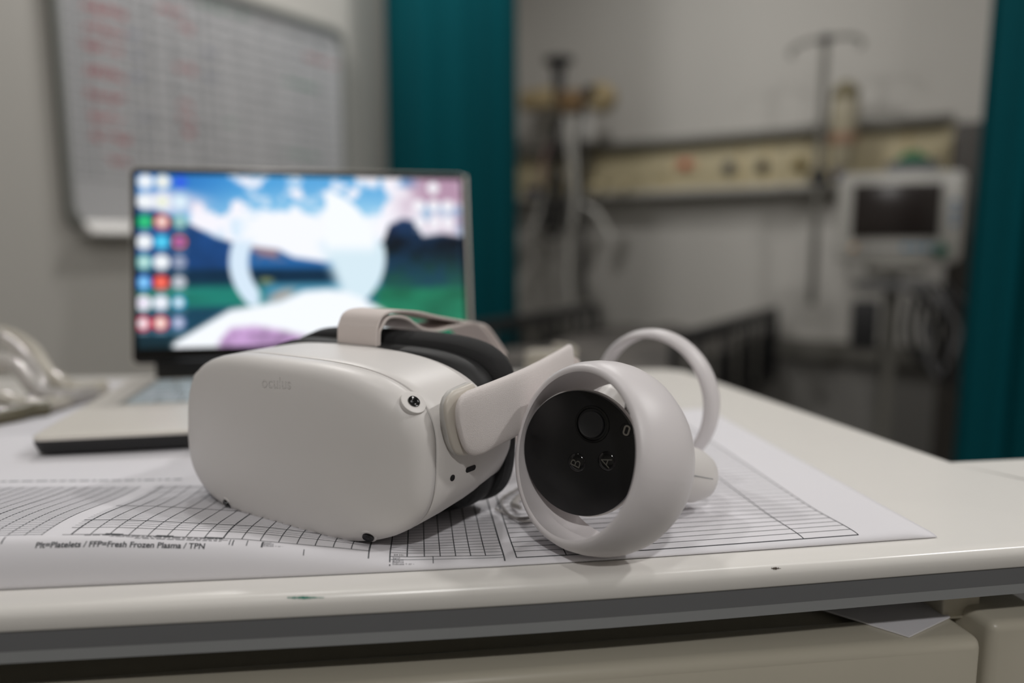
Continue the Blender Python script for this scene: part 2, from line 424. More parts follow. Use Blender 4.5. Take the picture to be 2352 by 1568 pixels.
def flat_sheet(name, quad, z, label, m=PAPER, wob=.0006, cat='paper'):
    c = sum((Vector(q) for q in quad), Vector()) / 4; nn = 14
    V = []
    for j in range(nn + 1):
        for i in range(nn + 1):
            a, b = i / nn, j / nn; p = (quad[0] * (1 - a) + quad[1] * a) * (1 - b) + (quad[3] * (1 - a) + quad[2] * a) * b
            V.append(Vector((p.x, p.y, T + z + wob * math.sin(a * 6 + b * 4) ** 2)))
    F = [(j * (nn + 1) + i, j * (nn + 1) + i + 1, (j + 1) * (nn + 1) + i + 1, (j + 1) * (nn + 1) + i) for j in range(nn) for i in range(nn)]
    o = obj(name, V, F, m); thick_down(o, .0002)
    return tag(o, label, cat)

# ------------------------------------------------------------------ headset
HX = Vector((math.cos(.5706), -math.sin(.5706), 0)); HRZ = math.atan2(HX.y, HX.x)
HO = Vector((-.1183, .3652, T + .0016))
headset = empty('headset', HO, HRZ)
tag(headset, 'white virtual reality headset with black face foam standing on the printed chart', 'headset')
bpy.context.view_layer.update()
HM = Matrix.Translation(HO) @ Matrix.Rotation(HRZ, 4, 'Z'); HI = HM.inverted()
def hx(px, py, x):                          # local (y,z) seen at a pixel on the local plane x
    p = on_plane(px, py, HM @ Vector((x, 0, 0)), HX); q = HI @ p; return q.y, q.z
NS = 120
def sec(y, hw, z0, z1, n=3.1, xo=0.0, dip=0.0):
    zc, hh = (z0 + z1) / 2, (z1 - z0) / 2
    return [(x + xo, y + dip * (x / hw) ** 2 + LEAN * z, z + zc) for x, z in sup(hw, hh, n, NS)]
W0, ZT, LEAN, DIP = .0903, .0892, .0585, .0076
g = G(); rings = []
for s_, y, n in ((.02, -.0125, 2.2), (.2, -.0124, 2.3), (.4, -.0121, 2.5), (.6, -.0115, 2.7), (.75, -.0106, 2.9), (.85, -.0095, 3.0), (.91, -.0080, 3.05), (.95, -.0060, 3.1), (.975, -.0038, 3.1), (.99, -.0015, 3.1), (.998, .0012, 3.1), (1, .0045, 3.1), (.993, .0049, 3.1), (.96, .005, 3.1)):
    rings.append(sec(y, W0 * s_, ZT / 2 * (1 - s_), ZT / 2 * (1 + s_), n, dip=DIP * s_ * s_))
g.loft(rings); cover = g.obj('front_cover', WHITE, headset, angle=80)
g = G(); g.loft([sec(.002, W0 - .0012, .0012, ZT - .0012, 3.1, dip=DIP), sec(.009, W0 - .0012, .0012, ZT - .0012, 3.1, dip=DIP)])
tag(g.obj('seam_gasket', DARKG, headset), 'dark seam line between cover and shell')
g = G(); g.loft([sec(.0062, W0 - .004, .004, ZT - .004, 3.1, dip=DIP), sec(.0062, W0 - .0003, .0003, ZT - .0003, 3.1, dip=DIP), sec(.0067, W0, 0, ZT, 3.1, dip=DIP), sec(.012, W0 + .0006, .0003, ZT + .0003, 3.07, dip=DIP),
                 sec(.025, W0 + .0018, .0012, ZT + .0007, 3.0, dip=DIP), sec(.04, W0 + .0030, .0030, ZT + .001, 2.93, dip=.0073), sec(.052, W0 + .0038, .0052, ZT + .001, 2.88, dip=.0070),
                 sec(.0615, W0 + .0043, .0071, ZT + .001, 2.85, dip=.0069), sec(.0655, W0 + .0032, .0082, ZT + .000, 2.85, dip=.0069), sec(.0680, W0 + .0005, .0105, ZT - .0025, 2.85, dip=.0069), sec(.069, W0 - .006, .016, ZT - .008, 2.9, dip=.0069)])
shell = g.obj('rear_shell', WHITE, headset, angle=80)
# face foam: a thick ring that dips in the middle
def foam(y0, y1, grow, name, m, z0, z1, hw, tp=0):
    prof = [(y0, -.006), (y0 + .002, 0), ((y0 + y1) / 2, grow), (y1 - .004, grow), (y1, grow - .004)]
    rings = [sec(y, hw + d - .011 * ((y - y0) / .023) ** 2 * tp, z0 - d, z1 + d, 4.2, dip=.0055, xo=.0065 * tp) for y, d in prof]
    rings += [sec(y, hw - .024 + d, z0 + .014 - d, z1 - .014 + d, 3.2, dip=.0055, xo=.0065 * tp) for y, d in ((y1, 0), (y0, 0))]
    return G().loft(rings + [rings[0]], (False, False)).obj(name, m, headset, angle=70)
foam(.046, .066, .001, 'interface_frame', mat('black_matte_plastic', (18, 18, 19), .6), .0018, .0900, .0885)
foam(.061, .084, .0025, 'face_foam', FOAM, .0035, .0945, .0868, 1)
# cameras
cb, sb = bvh(cover), bvh(shell)
def lens(p, n, rr=.0064, rl=.0029):
    M = HI @ frame(n, at=p)
    rg = G().lathe([(rl, .00025), (rr - .0004, .0002), (rr - .0001, .0001), (rr, -.002), (rl, -.002)], n=40, closed=True, M=M).obj('camera_ring', WHITE, headset)
    G().lathe([(1e-4, .0011), (rl * .35, .0011), (rl * .45, .0008), (rl * .75, .0007), (rl, .0010), (rl * 1.04, .0006), (rl * 1.04, -.001), (1e-4, -.001)], n=32, M=M).obj('camera_lens', BLACKG, rg)
hp, hn = hit(cb, 948, 925)
lp = HI @ hp; ln = (HI.to_3x3() @ (hn + (HM.to_3x3() @ Vector((.16, .05, .16)))).normalized())
c0 = HM @ Vector((lp.x + .0003, lp.y + .0002, lp.z + .0004))
lens(c0, HM.to_3x3() @ ln)
lens(HM @ Vector((-lp.x + .0006, lp.y + .001, lp.z - .0008)), HM.to_3x3() @ Vector((-ln.x, ln.y, ln.z)))
for px, py in ((845, 1236), (521, 1160)):
    h = None
    for d in range(0, 90, 2):
        hh_ = cb.ray_cast(CAM, ray(px + d * .3, py - d).normalized())
        if hh_[0] is not None: h = (px + (d + 3) * .3, py - d - 3); break
    p_, n_ = hit(cb, *h); lens(p_ - n_ * .0003, n_, .0042, .0028)
# ports on the side
for nm, px, py, a, b in (('headphone_jack', 1039, 1097, .0016, .0016), ('charging_port', 1081, 1076, .0038, .0014)):
    h = sb.ray_cast(CAM, ray(px, py).normalized())
    if h[0] is not None:
        n_ = h[1] if h[1].dot(ray(px, py)) < 0 else -h[1]
        M = HI @ frame(n_, at=h[0] + n_ * .0001)
        ln_ = G().loft([[(x, y, z) for x, y in rrect(a * s_, b * s_, b * .95 * s_)] for s_, z in ((1, -.0015), (1, .00012))]).add([], [])
        obj(nm, [M @ v for v in ln_.v], ln_.f, BLACKG, headset)
# faint raised wordmark
V, F = text_mesh('oculus', .0092, .00002)
wmax = max(q.x for q in V); g = G(); c_ = []
for q in V:
    h = cb.ray_cast(CAM, ray(600 + q.x / wmax * 68, 889 - (q.y / .0092) * 38 + q.x / wmax * 4).normalized()); c_.append(HI @ (h[0] - ray(630, 880).normalized() * .0002))
obj('embossed_wordmark', c_, F, mat('embossed_grey', (212, 208, 205), .5, noise=0.01), headset, False)

# strap arms
def arm(sx):
    x0 = .0985 if sx > 0 else .086
    y0, zt0 = hx(1056, 905, x0); _, zb0 = hx(1095, 1037, x0); y1, zt1 = hx(1304, 790, x0)
    y0 -= .002
    if sx < 0: y0, zt0, zb0, y1, zt1 = ARM; y0 = .072
    else: globals()['ARM'] = (y0, zt0, zb0, y1, zt1)
    L = y1 - y0; base = (zt0 + zb0) / 2 - .001; hh0 = (zt0 - zb0) / 2 + .001; end = zt1 - hh0
    def cen(t): return base + (end - base) * t
    def rg(t, hs, th, xo, n=3.2):
        y = y0 + L * t; e = min(1, (t * L) / .011); he = hh0 * hs * math.sqrt(max(0.02, 1 - (1 - e) ** 2)) ** .55
        return [(sx * (x0 + xo + a), y - .30 * b * max(0, 1 - t * 2), cen(t) + b) for a, b in sup(th * (.35 + .65 * e), he, n, 40)]
    ts = [0, .003, .008, .015, .025, .04, .06, .1, .2, .35, .5, .65, .8, .9, .96, .99, 1]
    G().loft([rg(t, 1, .0042 - .001 * t, .001 + .004 * math.sin(t * 3.1)) for t in ts]).obj('strap_arm', FABRIC, headset, angle=70)
    tl = [0, .004, .01, .02, .04, .08, .14, .2]
    G().loft([[(x - sx * .004, y - .0028, z) for x, y, z in rg(t, 1.03, .0042, 0)] for t in tl]).obj('arm_joint', mat('joint_beige', (205, 198, 188), .4), headset, angle=70)
    G().loft([[(x - sx * .0055, y - .0034, z) for x, y, z in rg(t, 1.04, .0035, 0)] for t in tl]).obj('pivot_recess', mat('recess_grey', (190, 187, 183), .5), headset, angle=70)
    return y1, end, hh0
y1, zend, hh0 = arm(1); arm(-1)
def ribbon(pts, wdir, wd, th, name, m, parent, sub=8):
    P = spline(pts, sub); wdir = Vector(wdir); rings = []
    for i, p in enumerate(P):
        t = (P[min(i + 1, len(P) - 1)] - P[max(i - 1, 0)]).normalized(); wv = (wdir - t * wdir.dot(t)).normalized(); nn = t.cross(wv)
        rings.append([p + wv * a * wd / 2 + nn * b * th / 2 for a, b in ((1, .55), (.985, 1), (-.985, 1), (-1, .55), (-1, -.55), (-.985, -1), (.985, -1), (1, -.55))])
    return G().loft(rings).obj(name, m, parent, angle=35)
def top_pts(lst, x): return [Vector((0, *hx(px, py, x))) for px, py in lst]
up = top_pts([(868, 775), (872, 745), (884, 724), (912, 715), (960, 717), (1010, 728), (1070, 739), (1104, 744), (1126, 756), (1165, 812)], .016); up.insert(0, Vector((0, up[0].y, .068)))
up[1:] = [Vector((0, min(p.y, .2), p.z)) for p in up[1:]]
ts1 = ribbon(up, (1, 0, 0), .031, .0016, 'top_strap', STRAPM, headset)
lo_ = top_pts([(874, 776), (880, 752), (894, 731), (914, 727), (940, 733), (972, 754), (1010, 759), (1045, 750), (1085, 742), (1110, 752), (1160, 815)], .016); lo_.insert(0, Vector((0, lo_[0].y, .068)))
ribbon(lo_, (1, 0, 0), .031, .0016, 'strap_underlayer', STRAPM, headset)
ye, ze = hx(1163, 815, 0)
# rear elastic band joining both arms behind
rp = [Vector((sx * a, b, c)) for sx, a, b, c in ((1, .101, y1 - .012, zend), (1, .096, y1 + .018, zend - .012), (1, .07, y1 + .045, .028), (1, .03, y1 + .055, .020), (-1, .03, y1 + .055, .020), (-1, .07, y1 + .045, .028), (-1, .096, y1 + .018, zend - .012), (-1, .101, y1 - .012, zend))]
ribbon(rp, (0, 0, 1), .026, .002, 'rear_strap', STRAPM, headset)
ribbon([Vector((0, up[-1].y - .004, up[-1].z + .004)), Vector((0, up[-1].y + .006, up[-1].z - .02)), Vector((0, y1 + .056, .022))], (1, 0, 0), .029, .0018, 'strap_tail', STRAPM, headset)

# ------------------------------------------------------------------ controllers
WIDE = [(.0391, .0158), (.0398, .0163), (.0411, .0163), (.0428, .0150), (.0448, .0105), (.0462, .0040), (.0468, -.0030), (.0466, -.0090), (.0455, -.0150), (.0432, -.0200), (.0408, -.0225), (.0390, -.0232), (.0379, -.0228), (.0398, -.0195), (.0420, -.0145), (.0432, -.008), (.0434, -.002), (.0426, .005), (.0408, .0115)]
SLIM = [(.0408, .0060), (.0418, .0067), (.0436, .0062), (.0456, .003), (.0464, -.001), (.0461, -.005), (.0447, -.008), (.0425, -.0088), (.0408, -.008), (.0420, -.005), (.0424, -.001), (.0416, .003)]
def controller(S, az, ti, prof, disc_c, disc_n, grip_end, label, letters=True, back_var=.28, face_r=.0311):
    S = Vector(S); root = empty('game_controller', (S.x, S.y, T)); tag(root, label, 'controller')
    O = Vector(root.location)
    a = Vector((math.sin(az) * math.cos(ti), -math.cos(az) * math.cos(ti), math.sin(ti)))
    e2 = (Vector((0, 0, 1)) - a * a.z).normalized(); e1 = e2.cross(a)        # e1 points right
    N = 128; rings = []
    for k in range(N + 1):
        th = 2 * math.pi * k / N; c, s_ = math.cos(th), math.sin(th)
        rings.append([S - O + a * (o if o > 0 else o * (1 - back_var + back_var * c)) + (e1 * c + e2 * s_) * q for q, o in prof])
    G().loft(rings, (False, False)).obj('tracking_ring', RINGW, root, angle=60)
    D = Vector(disc_c); n = Vector(disc_n).normalized(); M = Matrix.Translation(-O) @ frame(n, at=D)
    fr = face_r
    G().lathe([(1e-4, .0), (fr - .001, .0), (fr - .0002, -.0003), (fr, -.001), (fr, -.0025), (1e-4, -.0025)], n=96, M=M).obj('face_plate', BLACKP, root, angle=40)
    # head and grip
    E = Vector(grip_end); ax = (E - D); Ln = ax.length; g = G(); rings = []
    gdir = ax.normalized()
    for t, rx, ry in ((-.0005, fr - .001, fr - .001), (.0, fr + .0006, fr + .0006), (.02, fr + .0008, fr + .0008), (.07, fr - .001, fr - .001), (.16, .025, .025), (.26, .0195, .0185), (.38, .0170, .0160), (.55, .0166, .0160), (.75, .0166, .0160), (.88, .0158, .0154), (.95, .0138, .0134), (.985, .0105, .010), (1.0, .006, .006), (1.002, .001, .001)):
        nn = n.lerp(-gdir, min(1, max(0, t) * 3.2)).normalized(); xx = Vector((0, 0, 1)).cross(nn).normalized(); yy = nn.cross(xx)
        c = D - O + (-n) * (.0026 + min(max(t, 0), .12) * Ln) * 1.0 + (gdir * (Ln * max(0, t - .12)) if t > .12 else Vector())
        cc = (D - O - n * .0026).lerp(E - O, max(0, t)) if t > .12 else D - O - n * (.0026 + max(t, 0) * Ln * .6) + gdir * max(0, t) * Ln * .4
        rings.append([cc + xx * math.cos(q) * rx + yy * math.sin(q) * ry for q in [2 * math.pi * i / 64 for i in range(64)]])
    G().loft(rings).obj('grip', WHITE, root, angle=80)
    xx = Vector((0, 0, 1)).cross(-gdir).normalized(); yy = (-gdir).cross(xx)
    # seam along the grip
    sd = (CAM - E).normalized(); sd = (sd - gdir * sd.dot(gdir)).normalized()
    G().tube([(D.lerp(E, t) - O) + sd * q for t, q in ((.45, .0163), (.6, .0164), (.75, .0164), (.88, .0156))], .00025, 6).obj('grip_seam', LGREY, root)
    # trigger under the head
    tp = D - O - n * .02 + yy * -.0 + e2 * .022
    G().tube([tp, tp - n * .012 + e2 * .004, tp - n * .022 + e2 * -.002], [.007, .0075, .004], 16).obj('trigger', WHITE, root)
    def on_face(px, py):
        p = on_plane(px, py, D, n); return frame(n, at=p - O)
    if letters:
        Ms = on_face(1360, 974)
    else: Ms = frame(n, at=D - O + e1 * .006 + e2 * .012)
    G().lathe([(1e-4, .0016), (.0058, .0017), (.0063, .0020), (.0066, .0016), (.0066, .0008), (.0045, .0004), (.004, .0), (1e-4, .0)], n=48, M=Ms).obj('thumbstick', mat('stick_rubber', (22, 22, 23), .6), root)
    G().lathe([(.0092, 0), (.0090, .0004), (.0080, .0005), (.0077, .0)], n=48, closed=True, M=Ms).obj('stick_collar', BLACKG, root)
    for nm, px, py, ch in (('button', 1394, 1059, 'A'), ('button', 1325, 1062, 'B')):
        Mb = on_face(px, py) if letters else frame(n, at=D - O + e1 * (.002 if ch == 'A' else -.013) - e2 * .010)
        b_ = G().lathe([(1e-4, .00130), (.0020, .00125), (.0034, .00105), (.0044, .0006), (.0048, .0), (1e-4, .0)], n=40, M=Mb).obj(nm, BLACKG, root)
        V, F = text_mesh(ch if letters else {'A': 'X', 'B': 'Y'}[ch], .0078, -.00006)
        cx = (max(q.x for q in V) + min(q.x for q in V)) / 2; cy = (max(q.y for q in V) + min(q.y for q in V)) / 2
        rot = Matrix.Rotation(R(73), 4, 'Z'); vv_ = []
        for q in V:
            q2 = rot @ Vector((q.x - cx, q.y - cy, 0)); d2 = q2.length; q2.z = .00145; vv_.append(Mb @ q2)
        obj('printed_letter', vv_, F, mat('letter_grey', (84, 82, 76), .6), b_, False)
    Mo = on_face(1440, 988) if letters else frame(n, at=D - O + e1 * .02 + e2 * .012)
    bt = G().lathe([(1e-4, .0005), (.0032, .0005), (.0035, .0002), (.0035, 0), (1e-4, 0)], n=32, M=Mo).obj('menu_button', BLACKP, root)
    rot = Matrix.Rotation(R(-14), 4, 'Z')
    o1, o2 = rrect(.00165, .0026, .0015), rrect(.0008, .00175, .0007)
    nn_ = len(o1); V = [Mo @ (rot @ Vector((x, y, .0006))) for x, y in o1 + o2]
    obj('printed_symbol', V, [(i, (i + 1) % nn_, nn_ + (i + 1) % nn_, nn_ + i) for i in range(nn_)], mat('symbol_grey', (165, 162, 152), .6), bt, False)
    return root, S, a, e1, e2
dn = Vector((-math.sin(R(30)), -math.cos(R(30)), .10))
p1 = on_y(1329, 1041, .3455)
controller((.0404, .3367, T + .0474), -.9206, .2456, WIDE, p1, dn, (.1095, .397, T + .0172), 'white ringed controller with lettered black button face at the front edge of the chart')
ctr2 = on_y(1498, 930, .468)
controller((ctr2.x, ctr2.y, T + .0480), -.77, 0.0, SLIM, (.074, .478, T + .030), (-.75, .25, .6), (.012, .520, T + .0185), 'white controller lying behind the lettered one, only its ring showing', back_var=.1, letters=False, face_r=.022)

# thin touch mark on the ring
# wrist cords: clear looped strap between headset and controller
wc = empty('wrist_cord', on_z(1170, 1165, 0)); tag(wc, 'translucent looped wrist cord lying between the headset and the lettered controller', 'cord')
WO = Vector(wc.location)
G().tube([on_z(px, py, z) - WO for px, py, z in ((1215, 1110, .004), (1180, 1128, .0035), (1152, 1148, .0035), (1160, 1172, .0035), (1186, 1190, .0035), (1230, 1186, .0035))], .0009, 10).obj('cord_loop', mat('grey_cord', (150, 146, 144), .4), wc)
G().tube([on_z(px, py, z) - WO for px, py, z in ((1138, 1168, .0025), (1165, 1180, .0025), (1200, 1196, .0025), (1240, 1192, .0025))], .0007, 10).obj('cord_end', CLEAR, wc)
G().tube([on_z(px, py, z) - WO for px, py, z in ((1212, 1128, .004), (1188, 1146, .004), (1180, 1158, .004), (1196, 1166, .004))], [.0014, .002, .002, .001], 12).obj('cord_slider', CLEAR, wc)

# ------------------------------------------------------------------ laptop
zb = .0175
fl = on_z(66, 1003, zb); bl_ = on_z(302, 868, zb)
LY = (bl_ - fl); LD = LY.length; LY.normalize(); LX = Vector((LY.y, -LY.x, 0)); LRZ = math.atan2(LX.y, LX.x)
LWD = .346
lap = empty('laptop', (fl + LX * LWD / 2 + LY * LD / 2) * 1.0, LRZ); lap.location.z = T + .0015
tag(lap, 'open laptop with a lit mountain lake desktop standing on the papers', 'laptop')
LO = Vector(lap.location); hw, hd = LWD / 2, LD / 2
ALU = mat('champagne_aluminium', (226, 221, 212), .34, metal=.12, noise=.02)
LBK = mat('laptop_black', (12, 12, 13), .35)
g = G(); g.loft([[(x, y, z) for x, y in rrect(hw - i, hd - i, .008)] for i, z in ((.006, .001), (.002, .003), (.0, .010), (.0, .0125))]); g.obj('base', LBK, lap)
g = G(); g.loft([[(x, y, z) for x, y in rrect(hw - i, hd - i, .008)] for i, z in ((.0, .0125), (.0, .0148), (.0008, .0155), (.002, .0157))]); g.obj('palm_rest', ALU, lap)
for sx in (-1, 1):
    for sy in (-1, 1): G().lathe([(1e-4, 0), (.006, 0), (.006, .0015), (1e-4, .0015)], (sx * .13, sy * .09, 0), n=16).obj('rubber_foot', DARKG, lap)
# keyboard
kx0, ky0 = -.142, -.013
G().box((0, ky0 + .052, .0153), (.296, .108, .001), .0003).obj('key_well', mat('key_well_grey', (150, 150, 146), .5), lap)
KEYS = mat('silver_key', (206, 220, 226), .16, metal=.12, noise=.03)
def keymesh(wk):
    g = G(); g.loft([[(x, y, z) for x, y in rrect(wk / 2 - i, .0075 - i, .0015, 2)] for i, z in ((0, 0), (0, .0010), (.0006, .0015), (.003, .0010))]); o = g.obj('key', KEYS, lap); return o
rows = [[.0185 * 1.0] * 15, [.0185] * 13 + [.037], [.0275] + [.0185] * 12 + [.028], [.032] + [.0185] * 11 + [.0415], [.041] + [.0185] * 10 + [.051], [.024, .0185, .024, .1, .024, .0185, .0185, .0185, .0185, .0185]]
kd = {}
for r_, row in enumerate(rows[::-1]):
    x = kx0; s_ = .284 / sum(row)
    for wk in row:
        wk *= s_; key = round(wk, 4)
        if key not in kd: kd[key] = keymesh(wk - .0028); o = kd[key]
        else: o = kd[key].copy(); COL.objects.link(o); o.parent = lap
        o.location = (x + wk / 2, ky0 + .007 + r_ * .0178, .0158); x += wk
G().box((-.01, -hd + .038, .0158), (.105, .062, .0005), .0002).obj('touchpad', mat('touchpad_grey', (206, 201, 192), .3, metal=.1), lap)
# hinge and lid
G().box((0, hd - .006, .024), (LWD - .05, .014, .022), .004).obj('hinge', LBK, lap)
lb = HI
ll = on_plane(314, 824, LO + LY * (hd + .004), LY); lt_ = 0
zl = ll.z - LO.z
tilt = R(11)
LM = Matrix.Translation((0, hd + .003, .028)) @ Matrix.Rotation(-tilt, 4, 'X')
# solve lid height so its top reaches the photographed edge
def lid_h():
    best = None
    for k in range(150, 260):
        p = Matrix.Translation(LO) @ Matrix.Rotation(LRZ, 4, 'Z') @ (LM @ Vector((-hw, 0, k / 1000)))
        d = p - CAM; yy = d.y * math.cos(PITCH) - d.z * math.sin(PITCH); uu = d.y * math.sin(PITCH) + d.z * math.cos(PITCH)
        py = 784 - uu / yy * FPX
        if best is None or abs(py - 383) < best[0]: best = (abs(py - 383), k / 1000)
    return best[1]
LH = lid_h()
g = G(); g.loft([[(x, y, z + LH / 2) for x, z in rrect(hw - i, LH / 2 - i, .008)] for i, y in ((.0005, -.0), (0, .0006), (0, .004), (.002, .0055))], M=LM); g.obj('lid', ALU, lap)
g = G(); g.loft([[(x, y, z + LH / 2) for x, z in rrect(hw - .0012 - i, LH / 2 - .0012 - i, .007)] for i, y in ((0, .0005), (0, -.0006), (.0006, -.0010))], M=LM); g.obj('bezel', BLACKG, lap)
G().box((hw + .0004, .0022, LH / 2), (.0026, .0062, LH - .004), .001, M=LM).obj('lid_edge', mat('bright_edge', (236, 230, 222), .3, metal=.1), lap)
# screen picture as vertex colours
NX, NZ = 360, 204
sx0, sx1, sz0, sz1 = -hw + .0065, hw - .0060, .017, LH - .0075
X, Yp = np.meshgrid(np.linspace(165, 2185, NX), np.linspace(155, 1290, NZ))
def ss(a, b, x): t = np.clip((x - a) / (b - a), 0, 1); return t * t * (3 - 2 * t)
rs = np.random.RandomState(3)
def noise(fx, fy, seed):
    r2 = np.random.RandomState(seed); gx, gy = int(fx) + 2, int(fy) + 2; gr = r2.rand(gy, gx)
    x = (X - 165) / 2020 * fx; y = (Yp - 155) / 1135 * fy; i, j = x.astype(int), y.astype(int); a, b = x - i, y - j; a = a * a * (3 - 2 * a); b = b * b * (3 - 2 * b)
    return (gr[j, i] * (1 - a) + gr[j, i + 1] * a) * (1 - b) + (gr[j + 1, i] * (1 - a) + gr[j + 1, i + 1] * a) * b
def fbm(fx, fy, s): return .5 * noise(fx, fy, s) + .3 * noise(fx * 2, fy * 2, s + 1) + .2 * noise(fx * 4, fy * 4, s + 2)
im = np.zeros((NZ, NX, 3))
def put(mask, c):
    global im
    c = np.array(c, float) if not isinstance(c, np.ndarray) else c
    im = im * (1 - mask[..., None]) + c * mask[..., None]
c1_ = np.array((62, 150, 214.)); c2_ = np.array((176, 220, 244.))
im[:] = c1_; put(ss(150, 520, Yp) * .8 + .2 * ss(500, 1400, X), c2_)
put(ss(900, 300, X) * ss(600, 155, Yp) * .6, (30, 95, 180))
n1 = fbm(17, 10, 12)
put(np.clip(ss(.50, .72, n1 + .12 * np.exp(-((X - 1300) / 520) ** 2 - ((Yp - 560) / 260) ** 2) + .22 * np.exp(-((X - 600) / 220) ** 2 - ((Yp - 450) / 70) ** 2) + .2 * ss(1500, 1800, X) - .22 * ss(700, 500, X) * ss(300, 200, Yp)), 0, 1), (246, 244, 252))
put(np.exp(-(((X - 330) / 240) ** 2 + ((Yp - 340) / 75) ** 2) ** 2) * .85, (238, 225, 238))
put(ss(1650, 2000, X) * ss(700, 300, Yp) * (.35 + .6 * ss(.45, .6, fbm(8, 5, 33))), (176, 140, 165))
put(ss(.42, .60, fbm(15, 10, 23) * .8 + ss(300, 560, Yp) * .75 - .18) * ss(560, 860, X) * ss(1720, 1560, X) * ss(250, 340, Yp), (246, 248, 255))
def below(pts, soft=14): return ss(-soft, soft, Yp - np.interp(X, [p[0] for p in pts], [p[1] for p in pts]))
lm = below([(165, 370), (300, 400), (480, 490), (620, 570), (720, 605), (820, 640), (900, 700), (1100, 760), (1200, 1400)]) * ss(1200, 1100, X)
put(lm, np.array((24, 66, 120.)) * (0.75 + .5 * fbm(10, 8, 50))[..., None])
cm = below([(760, 660), (820, 630), (1000, 655), (1090, 705), (1280, 735), (1420, 715), (1700, 650)]) * ss(780, 830, X) * ss(1700, 1600, X)
put(cm, (34, 96, 158)); put(cm * ss(760, 690, Yp) * ss(.42, .55, fbm(14, 12, 60)) * ss(1120, 1050, X), (150, 120, 130))
rt = below([(1600, 640), (1660, 590), (1700, 480), (1790, 435), (1870, 450), (1920, 560), (2050, 540), (2185, 560)]) * ss(1610, 1660, X)
tr_ = fbm(26, 18, 70)[..., None]; put(rt, np.array((14, 36, 58.)) * (1 - tr_) * 1.6 + np.array((28, 92, 66.)) * tr_ * ss(600, 900, Yp)[..., None] + np.array((50, 70, 130.)) * tr_ * .7 * ss(620, 450, Yp)[..., None])
put(ss(760, 800, Yp) * ss(1450, 1350, X), np.array((10, 42, 66.)) * (0.8 + .4 * fbm(8, 10, 80))[..., None])
put(ss(850, 930, Yp) * ss(1000, 900, X), np.array((26, 112, 100.)) * (0.7 + .6 * fbm(4, 14, 90))[..., None])
put(ss(890, 940, Yp) * ss(1500, 1650, X), np.array((30, 118, 88.)) * (0.7 + .6 * fbm(10, 14, 95))[..., None])
put(ss(860, 900, Yp) * ss(850, 950, X) * ss(1500, 1350, X), np.array((70, 140, 170.)))
put(np.exp(-(((X - 1010) / 90) ** 2 + ((Yp - 960 + (X - 1010) * .35) / 38) ** 2) ** 2), (170, 165, 160)); put(np.exp(-(((X - 920) / 50) ** 2 + ((Yp - 860) / 22) ** 2) ** 2), (120, 130, 90))
put(ss(1000, 1060, Yp) * ss(1100, 900, X), np.array((18, 62, 84.)) * (0.6 + .8 * fbm(10, 10, 97))[..., None])
put(ss(1180, 1250, Yp) * ss(600, 500, X), (10, 40, 50))
rr_ = np.hypot((X - 1190) / 490, (Yp - 740) / 440)
arcL = ss(.97, 1.0, rr_ + .0) * 0
put(ss(1.02, .985, rr_) * ss(.74, .79, rr_) * ss(900, 860, X) * ss(560, 620, Yp) * ss(1045, 1010, Yp), (214, 232, 248))
put(ss(1.02, .98, np.hypot((X - 1190) / 480, (Yp - 700) / 430)) * ss(1300, 1420, X + (Yp - 900) * -.35) * ss(560, 640, Yp), (214, 234, 244))
put(ss(1290, 1305, X) * ss(1.0, .96, np.hypot((X - 1190) / 420, (Yp - 640) / 420)) * ss(700, 600, Yp), (246, 250, 255))
wp = ss(-20, 20, Yp - np.interp(X, [340, 700, 1000, 1150, 1300, 1400, 1520, 1700, 1800], [1275, 1050, 1000, 930, 920, 935, 990, 1100, 1300])) * ss(340, 380, X)
put(wp * ss(1750, 1650, X), (246, 250, 255))
put(ss(-20, 20, Yp - np.interp(X, [600, 700, 850, 1000, 1200, 1300, 1500], [1290, 1170, 1160, 1190, 1250, 1290, 1320])) * ss(600, 660, X), np.array((205, 165, 216.)) * (.6 + .6 * fbm(30, 20, 110))[..., None])
def disc(x, y, r_, c, c2=None):
    d = np.hypot(X - x, (Yp - y)); put(ss(r_ + 8, r_ - 8, d), c)
    if c2 is not None: put(ss(r_ * .6 + 8, r_ * .6 - 8, d), c2)
W_ = (240, 244, 248)
for ri, row in enumerate([((225, 236, 248), W_), ((210, 225, 235), (240, 240, 230)), ((50, 100, 225), None), (W_, None), (W_, (230, 235, 210)), ((190, 230, 250), W_), ((10, 160, 110), (60, 200, 130)), ((225, 80, 60), (240, 235, 230)), ((120, 190, 170), (170, 200, 210)),
                          (W_, None), ((30, 170, 225), (100, 215, 245)), ((235, 110, 60), (120, 90, 200)), ((110, 190, 190), (200, 230, 225)), (W_, None), ((150, 160, 185), None), ((30, 120, 220), (150, 215, 250)), ((225, 40, 35), (250, 130, 110)), ((190, 195, 205), None),
                          (W_, (230, 220, 240)), ((220, 225, 245), W_), ((60, 170, 220), W_), ((230, 60, 90), W_), ((230, 70, 80), (245, 245, 235)), ((120, 140, 190), (200, 205, 225))]):
    c_i = ri % 3; r_i = ri // 3; disc((215, 315, 418)[c_i] - r_i * 3, 205 + r_i * 132, 48 if c_i < 2 else 42, *row)
    put(np.exp(-(((X - (215, 315, 418)[c_i] + r_i * 3) / 42) ** 4 + ((Yp - 205 - r_i * 132 - 62) / 9) ** 2)) * .5, (220, 225, 235))
for x, y in ((2000, 215), (1905, 340), (2000, 340), (2095, 340), (1905, 465), (2000, 465), (2095, 465)):
    disc(x, y, 38, (245, 244, 250)); put(np.exp(-(((X - x) / 38) ** 4 + ((Yp - y - 52) / 9) ** 2)) * .5, (235, 235, 240))
lin = np.where(im / 255 <= .04045, im / 255 / 12.92, ((np.clip(im, 0, 255) / 255 + .055) / 1.055) ** 2.4)
